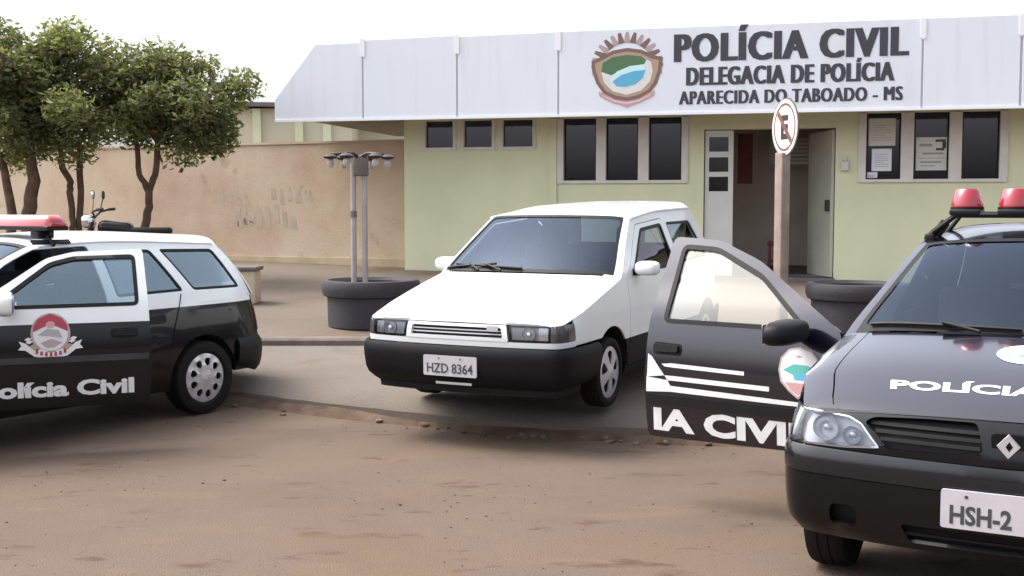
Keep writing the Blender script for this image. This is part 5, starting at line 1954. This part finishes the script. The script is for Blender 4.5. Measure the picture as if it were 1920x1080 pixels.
        put2([(-0.06, -0.06), (0.0, -0.035), (0.07, -0.06), (0.02, -0.09), (-0.03, -0.09)], 3, 'mauve')
        for q in range(7):   # laurel leaves either side
            a = R(200 + q * 22)
            for sx in (-1, 1):
                cx_, cy_ = sx * 0.145 * math.cos(a) * (1 if math.cos(a) < 0 else 1), 0.135 * math.sin(a) + 0.01
                put2([(cx_ - 0.022, cy_), (cx_, cy_ + 0.014), (cx_ + 0.024, cy_ + 0.006), (cx_, cy_ - 0.012)], 4 + q % 2, 'gold' if q % 2 else 'white')
        rb = [(-0.19, -0.045), (-0.15, -0.06), (-0.10, -0.105), (0, -0.125), (0.10, -0.105), (0.15, -0.06), (0.19, -0.045), (0.175, -0.075), (0.195, -0.10), (0.15, -0.105), (0.10, -0.145), (0, -0.165), (-0.10, -0.145), (-0.15, -0.105), (-0.195, -0.10), (-0.175, -0.075)]
        put2(rb, 6, 'white')
        for q in range(-3, 4): put2([(q * 0.028 - 0.009, -0.148 + 0.0022 * q * q), (q * 0.028 + 0.009, -0.148 + 0.0022 * q * q), (q * 0.028 + 0.007, -0.122 + 0.0022 * q * q), (q * 0.028 - 0.007, -0.122 + 0.0022 * q * q)], 7, 'red')
        mb.build("emblem", CMATS, do, smooth=0)
    return T


build_wagon()


# ------------------------------------------------------------------ black police saloon, right
def build_saloon():
    yaw = -0.50
    T = thing("police_saloon", "black police saloon seen head-on with its passenger door swung wide open", "police car", (1.82, 4.25, 0), (0, 0, yaw))
    c = dict(Y0=0.055, ycow=0.93, bw=0.09, hcr=0.022, zt=hermite([(0, 0.775), (0.5, 0.905), (1, 0.990)]), zc=hermite([(0, 0.802), (0.12, 0.850), (0.5, 0.960), (1, 1.045)]),
             yrf=1.72, brf=0.09, brr=-0.06, yrr=2.95, zre=hermite([(1.7, 1.385), (2.0, 1.430), (2.4, 1.445), (3.0, 1.385)]), zr=hermite([(1.7, 1.445), (2.3, 1.52), (3.0, 1.47)]), rcr=0.03,
             yrb=3.55, brb=-0.10, zrb=1.03, yb=4.25, Abow=0.025)
    B = Body([(0.822, 0.10), (0.868, 0.23), (0.880, 0.50), (0.874, 1.0), (0.870, 2.0), (0.865, 3.0), (0.84, 3.7), (0.78, 4.08), (0.60, 4.21), (0.3, 4.25), (0, 4.25)], 0.74, 0.055,
             [(0.2, .07), (.30, .03), (.40, .012), (.55, 0), (.66, 0.0), (.72, .015), (.80, .055), (.86, .11)],
             [(.15, .085), (.30, .03), (.45, .008), (.62, 0), (.80, .010), (.98, .04), (1.2, .14), (1.42, .245), (1.55, .31)],
             [(.2, .07), (.35, .01), (.6, 0), (.9, .03), (1.5, .3)], (0.08, 0.45), (3.75, 4.15))
    win_d = rounded([(1.46, 1.000), (2.075, 0.985), (2.055, 1.340), (1.86, 1.325)], 0.03, 3)
    win_d = rounded([(1.265, 0.985), (2.09, 0.985), (2.075, 1.395), (1.86, 1.382), (1.575, 1.250)], 0.04, 3)
    door = rounded([(1.07, 0.38), (2.17, 0.36), (2.19, 0.70), (2.18, 0.985), (2.145, 1.444), (1.86, 1.428), (1.60, 1.325), (1.10, 0.995)], 0.04, 3)
    rdoor = rounded([(2.20, 0.36), (2.86, 0.36), (3.02, 0.62), (3.14, 0.98), (2.96, 1.365), (2.165, 1.428), (2.205, 0.985), (2.215, 0.70)], 0.03, 3)
    rwin = rounded([(2.29, 0.99), (2.98, 1.0), (2.86, 1.32), (2.265, 1.365)], 0.035, 3)
    S = dict(paint=M['navy_paint'], lower=M['navy_paint'], hoodpaint=M['navy_paint'], hub_f=0.66, hub_r=3.25, zhub=0.30, ra=0.350, zbot=0.24, zfront=0.50, zrear=0.34, ye=0.26,
             tail=[(3.98, 0.34), (4.06, 0.6), (4.06, 0.96), (3.80, 1.01)], ytail=4.06, zbelt=0.98,
             doors=[dict(poly=door, win=win_d, hy=1.10, y1=2.17, handle=(2.05, 0.845), open={-1: R(82)}, mirror=(1.31, 0.980), msx=1.55, mzs=0.8, glass={-1: M['paleglass']},
                         card=rounded([(1.22, 0.46), (2.10, 0.46), (2.10, 0.94), (1.22, 0.94)], 0.05, 3)),
                    dict(poly=rdoor, win=rwin, hy=2.24, y1=2.88, handle=(2.95, 0.845), open={}, card=[])],
             windows=[], matfn=None, mirrorm=M['plastic'], handlem=M['plastic'], strip=(0.545, 0.600, 1.0, 3.0), stripm=M['plastic'])
    body, bon, wsg, doors = shell(T, B, c, S)
    hood, roof, ws, rw = c['fns']
    OUT = (0, 2.0, .6)
    interior(T, B, c, 1.98, 0.40, 0.70, 2.75, 0.99, 1.30)
    # boot lid
    mb = MB()
    mb.grid(lambda s, t: (lambda E: (E[0] * s, lerp(3.47, 4.16, t) + 0.09 * s * s * (1 - t) - 0.10 * s ** 4 * t, lerp(1.045, 1.00, t) - 0.05 * abs(s) ** 6))(B.pt(B.p_y(lerp(3.55, 4.06, t)), 0.98)), np.linspace(-1, 1, 21), np.linspace(0, 1, 8))
    mb.build("boot_lid", M['black_paint'], T, thick=0.012, out=OUT)
    # nose: body-coloured band, black grille opening, lamps, lower bumper
    pe = B.p_y(0.265)
    P1 = B.pf
    lamp = [(0.462, 0.668), (0.60, 0.655), (pe - 0.03, 0.650), (pe - 0.01, 0.700), (pe - 0.045, 0.790), (0.74, 0.788), (0.60, 0.778), (0.545, 0.755)]
    grl = [(0.085, 0.690), (0.20, 0.672), (0.44, 0.668), (0.535, 0.762), (0.50, 0.782), (0.3, 0.792), (0.115, 0.793)]
    top = [(pe, 0.790), (0.74, 0.795), (0.5, 0.800), (0.25, 0.806), (0.0, 0.808), (-0.25, 0.806), (-0.5, 0.800), (-0.74, 0.795), (-pe, 0.790)]
    nose = front_panel(T, B, "nose_panel", [(-pe, 0.655), (-0.5, 0.645), (0, 0.640), (0.5, 0.645), (pe, 0.655)] + top, M['black_paint'], off=0.0, holes=[rounded(grl, 0.02, 3), mirr(rounded(grl, 0.02, 3)), rounded(lamp, 0.012, 2), mirr(rounded(lamp, 0.012, 2))], thick=0.02, step=0.04)
    for sg in (-1, 1):
        fm = (lambda a: a) if sg > 0 else mirr
        g_ = front_panel(T, B, "grille", fm(shrink(grl, -0.01)), M['plastic'], off=-0.045, thick=0.01)
        for z in (0.700, 0.728, 0.756):
            mb = MB()
            mb.grid(lambda p, q: B.pt(sg * p, z + q * 0.007 + 0.01 * (p - .3), -0.022), np.linspace(0.10, 0.47 + (z - 0.70) * 0.8, 10), [-1, 0, 1])
            mb.build("grille_slat", M['plastic'], g_, thick=0.008, out=OUT)
        lp_ = fm(lamp)
        hs_ = front_panel(T, B, "headlight", fm(shrink(lamp, -0.004)), M['lampgrey'], off=-0.05, thick=0.01)
        mb = MB()
        bowl(mb, B, sg * 0.690, 0.722, 0.052, off=-0.008)
        bowl(mb, B, sg * 0.580, 0.703, 0.036, off=-0.008)
        mb.build("reflector", M['reflector'], hs_)
        mb = MB()
        po = rounded([(pe - 0.15, 0.665), (pe - 0.05, 0.665), (pe - 0.055, 0.780), (pe - 0.15, 0.780)], 0.02, 3)
        patch(mb, fm(po), B.front(-0.012), step=0.04)
        mb.build("indicator", M['doorwhite'], hs_, thick=0.01, out=OUT)
        front_panel(T, B, "lens", lp_, M['lens'], off=0.003, thick=0, parent=hs_)
        front_panel(T, B, "lamp_rim", lp_, M['chrome'], off=-0.004, holes=[shrink(lamp if sg > 0 else mirr(lamp), 0.007)], thick=0.04, parent=hs_)
    pb = B.p_y(0.66 - 0.345)
    pw = B.p_y(0.66 - 0.30)
    def boff(p, z):
        return 0.020 * (1 - (max(0.0, (z - 0.60) / 0.054) ** 2 if z > 0.60 else 0.0))
    band = [(-pb, 0.545), (-0.5, 0.540), (0, 0.535), (0.5, 0.540), (pb, 0.545), (pb, 0.652), (0.5, 0.643), (0, 0.638), (-0.5, 0.643), (-pb, 0.652)]
    up = front_panel(T, B, "front_bumper", band, M['nose_paint'], off=boff, thick=0.02, step=0.035)
    def loff(p, z):
        t = (z - 0.27) / 0.265
        return 0.016 + 0.006 * math.sin(max(0, min(1, t)) * 3.14) - (0.05 * (1 - t / 0.15) if t < 0.15 else 0)
    low = [(-pb, 0.40), (-pb + 0.06, 0.29), (-0.5, 0.275), (0.5, 0.275), (pb - 0.06, 0.29), (pb, 0.40), (pb, 0.541), (0.5, 0.536), (0, 0.531), (-0.5, 0.536), (-pb, 0.541)]
    vent = rounded([(-0.34, 0.315), (0.34, 0.315), (0.38, 0.385), (-0.38, 0.385)], 0.02, 3)
    fog = [rounded([(sg * 0.60 - 0.055, 0.345), (sg * 0.60 + 0.055, 0.345), (sg * 0.60 + 0.055, 0.43), (sg * 0.60 - 0.055, 0.43)], 0.03, 3) for sg in (-1, 1)]
    lb_ = front_panel(T, B, "lower_bumper", low, M['black_paint'], off=loff, holes=[vent] + fog, thick=0.02, step=0.04, parent=up)
    front_panel(T, B, "air_vent", shrink(vent, -0.01), M['liner'], off=-0.03, parent=lb_)
    for q in fog: front_panel(T, B, "fog_recess", shrink(q, -0.006), M['plastic'], off=-0.025, parent=lb_)
    mb = MB(); mb.grid(lambda p, z: B.pt(p, z, 0.014), np.linspace(-0.36, 0.36, 10), [0.345, 0.355]); mb.build("vent_bar", M['plastic'], lb_, thick=0.01, out=OUT)
    mb = MB(); mb.grid(lambda p, z: B.pt(p, z, -0.06), np.linspace(-pb + .12, pb - .12, 20), [0.31, 0.45, 0.63]); mb.build("bumper_core", M['liner'], lb_)
    # diamond badge on the nose
    mb = MB()
    for (sx, k) in ((1, 1.0),):
        o_ = [(0, 0.047), (0.042, 0.0), (0, -0.047), (-0.042, 0.0)]
        i_ = [(0.003, 0.020), (0.016, 0.0), (0.003, -0.020), (-0.010, 0.0)]
        y_ = lambda u, v, o: (u + 0.0, B.pt(abs(u), 0.722, 0.010)[1] - o, 0.722 + v)
        vs = [y_(u, v, 0.0) for u, v in o_] + [y_(u * .92, v * .92, 0.012) for u, v in o_] + [y_(u, v, 0.012) for u, v in i_] + [y_(u, v, 0.002) for u, v in i_]
        fs = []
        for a, b in ((0, 4), (4, 8), (8, 12)):
            fs += [(a + i, a + (i + 1) % 4, b + (i + 1) % 4, b + i) for i in range(4)]
        mb.add(vs, fs)
    mb.build("badge", M['silver'], nose, smooth=0)
    mb = MB(); v_, f_ = tri2d(rounded([(-0.055, 0.685), (0.055, 0.685), (0.065, 0.765), (-0.065, 0.765)], 0.025, 3), step=0.1); mb.add([(x, B.pt(abs(x), 0.722, 0.004)[1], z) for x, z in v_], f_); mb.build("badge_plinth", M['black_paint'], nose, thick=0.02, out=OUT)
    # plate, only the first characters are in the picture
    def pfn(u, v, o): return (u, B.pt(0, 0.478, 0.034)[1] - o, 0.478 + v)
    w_, h_ = 0.45, 0.145
    mb = MB()
    po = rounded([(-w_ / 2, -h_ / 2), (w_ / 2, -h_ / 2), (w_ / 2, h_ / 2), (-w_ / 2, h_ / 2)], 0.012, 3)
    n = len(po)
    mb.add([pfn(u, v, 0) for u, v in po] + [pfn(u, v, 0.012) for u, v in po], [tuple(range(n))[::-1], tuple(range(n, 2 * n))] + [(i, (i + 1) % n, n + (i + 1) % n, n + i) for i in range(n)])
    pl = mb.build("number_plate", M['plate'], up, smooth=0)
    mb = MB()
    put_text(mb, "HSH-2", lambda u, v: pfn(u - 0.085, v - 0.052, 0.0135), 0.215, 0.066, 0.03)
    mb.add([pfn(-0.135 + x, 0.050 + y, 0.0135) for x, y in ellipse(0, 0, 0.007, 0.007, 8)], [tuple(range(8))])
    mb.build("plate_characters", M['plate_ink'], pl, smooth=0)
    # bonnet words and emblem
    mb = MB()
    put_text(mb, "POLÍCIA CIVIL", lambda u, v: hood(u / 0.84, 0.20 + v, 0.0035), 0.96, 0.075, 0.035)
    mb.build("lettering", M['decal_white'], bon, smooth=0)
    mb = MB()
    def put3(poly, layer, col):
        v, t_ = tri2d(poly, step=0.05)
        mb.add([hood(x / 0.84, 0.66 + y, 0.004 + 0.0008 * layer) for x, y in v], t_, CIDX.index(col))
    put3(ellipse(0, 0, 0.115, 0.14, 28), 0, 'white')
    put3([(-0.07, 0.01), (-0.04, 0.05), (0.02, 0.06), (0.06, 0.02), (0.03, 0.03), (-0.03, 0.02)], 1, 'grey')
    put3([(-0.04, -0.03), (0.0, 0.0), (0.05, -0.03), (0.0, -0.07)], 1, 'teal')
    mb.build("emblem", CMATS, bon, smooth=0)
    mb = MB()
    wiper(mb, (-0.86, 0.045), (-0.06, 0.02), ws); wiper(mb, (-0.04, 0.05), (0.80, 0.03), ws)
    mb.build("wiper", M['plastic'], T)
    # roof rack with four red beacons
    rk = MB()
    yk, zk = 1.93, 1.560
    rk.tube([(-0.62, yk, 1.425), (-0.58, yk, 1.47), (-0.47, yk, zk), (0.47, yk, zk), (0.58, yk, 1.47), (0.62, yk, 1.425)], 0.017, 8)
    rk.tube([(-0.57, yk + 0.22, 1.43), (-0.47, yk + 0.20, zk), (0.47, yk + 0.20, zk), (0.57, yk + 0.22, 1.43)], 0.014, 8)
    for sg in (-1, 1):
        rk.box((sg * 0.60, yk + 0.02, 1.435), (0.05, 0.10, 0.05), bev=0.012)
        rk.box((sg * 0.55, yk + 0.02, 1.485), (0.05, 0.03, 0.09), bev=0.008, ry=sg * -0.6)
    for x in (-0.43, -0.195, 0.195, 0.43):
        rk.box((x, yk + 0.09, zk + 0.012), (0.15, 0.22, 0.03), bev=0.008)
        rk.lathe([(zk + 0.026, 0.0005), (zk + 0.026, 0.085), (zk + 0.040, 0.085), (zk + 0.040, 0.0005)], 24, c=(x, yk + 0.09, 0))
    rack = rk.build("light_bar", M['plastic'], T)
    for x in (-0.43, -0.195, 0.195, 0.43):
        mb = MB()
        mb.lathe([(zk + 0.040, 0.080), (zk + 0.055, 0.080), (zk + 0.125, 0.062), (zk + 0.135, 0.052), (zk + 0.137, 0.0005)], 28, c=(x, yk + 0.09, 0))
        mb.build("beacon", M['beacon'], rack, smooth=40)
    # open-door graphics: the tail of a long word, stripes, shield
    for d, sg, do, loc_fn, outc in doors:
        if d['poly'] is not door: continue
        f = loc_fn(0.005)
        rd = lambda u, z: f(1.62 + sg * u, z)      # u to the reader's right
        mb = MB()
        if sg < 0: put_text(mb, "IA CIVIL", lambda u, v: rd(u - 0.055, 0.412 + v), 0.90, 0.110, 0.045)
        else: put_text(mb, "POLÍC", lambda u, v: rd(u + 0.05, 0.412 + v), 0.80, 0.110, 0.05)
        mb.build("lettering", M['decal_white'], do, smooth=0)
        mb = MB()
        strp = [[(-0.545, 0.815), (-0.52, 0.80), (-0.475, 0.745), (-0.44, 0.705), (-0.545, 0.69)],
                [(-0.548, 0.690), (-0.42, 0.680), (-0.40, 0.650), (-0.548, 0.640)],
                [(-0.46, 0.765), (-0.40, 0.772), (0.02, 0.762), (0.02, 0.742), (-0.40, 0.750), (-0.44, 0.752)],
                [(-0.44, 0.705), (-0.38, 0.705), (0.16, 0.698), (0.16, 0.674), (-0.38, 0.680), (-0.42, 0.680)],
                [(-0.548, 0.640), (-0.40, 0.652), (0.44, 0.632), (0.44, 0.612), (-0.40, 0.620), (-0.548, 0.610)]]
        for q in strp:
            v, t_ = tri2d(q, step=0.07)
            mb.add([rd(x, z) for x, z in v], t_)
        mb.build("stripes", M['decal_white'], do, smooth=0)
        mb = MB()
        def put4(poly, layer, col):
            v, t_ = tri2d(poly, step=0.06)
            g_ = loc_fn(0.006 + layer * 0.0007)
            mb.add([g_(1.62 + sg * (0.315 + x), 0.790 + y) for x, y in v], t_, CIDX.index(col))
        sh = [(-0.11, 0.0), (-0.10, 0.06), (-0.06, 0.105), (0, 0.12), (0.06, 0.105), (0.10, 0.06), (0.11, 0.0), (0.095, -0.06), (0.05, -0.105), (0, -0.14), (-0.05, -0.105), (-0.095, -0.06)]
        put4(sh, 0, 'mauve')
        put4(shrink(sh, 0.010), 1, 'white')
        put4([(-0.085, 0.0), (-0.03, 0.032), (0.04, 0.03), (0.09, 0.012), (0.04, -0.012), (-0.03, -0.02)], 2, 'teal')
        put4([(-0.03, -0.02), (0.04, -0.012), (0.07, -0.005), (0.03, -0.045), (-0.02, -0.045)], 2, 'blue')
        put4([(-0.07, -0.06), (0.07, -0.06), (0.04, -0.095), (0, -0.12), (-0.04, -0.095)], 2, 'pink')
        mb.build("emblem", CMATS, do, smooth=0)
    # tail
    mb = MB()
    for s_ in (1, -1):
        mb.grid(lambda p, z: B.pt(s_ * p, z, 0.02), np.linspace(B.p_y(3.66), B.L, 14), np.linspace(0.30, 0.58, 5))
    mb.build("rear_bumper", M['black_paint'], T, thick=0.02, out=OUT)
    for s_ in (1, -1):
        mb = MB(); mb.grid(lambda p, z: B.pt(s_ * p, z, 0.005), np.linspace(B.p_y(4.03), B.p_y(4.03) + 0.3, 6), np.linspace(0.68, 0.96, 5)); mb.build("tail_lamp", M['tail'], T, thick=0.015, out=OUT)
    for sg in (-1, 1):
        for y in (0.66, 3.25):
            wheel(T, (sg * 0.765, y, 0.300), 0.300, 0.20, 0.18, sg, 'five', 0.0)
    return T


build_saloon()
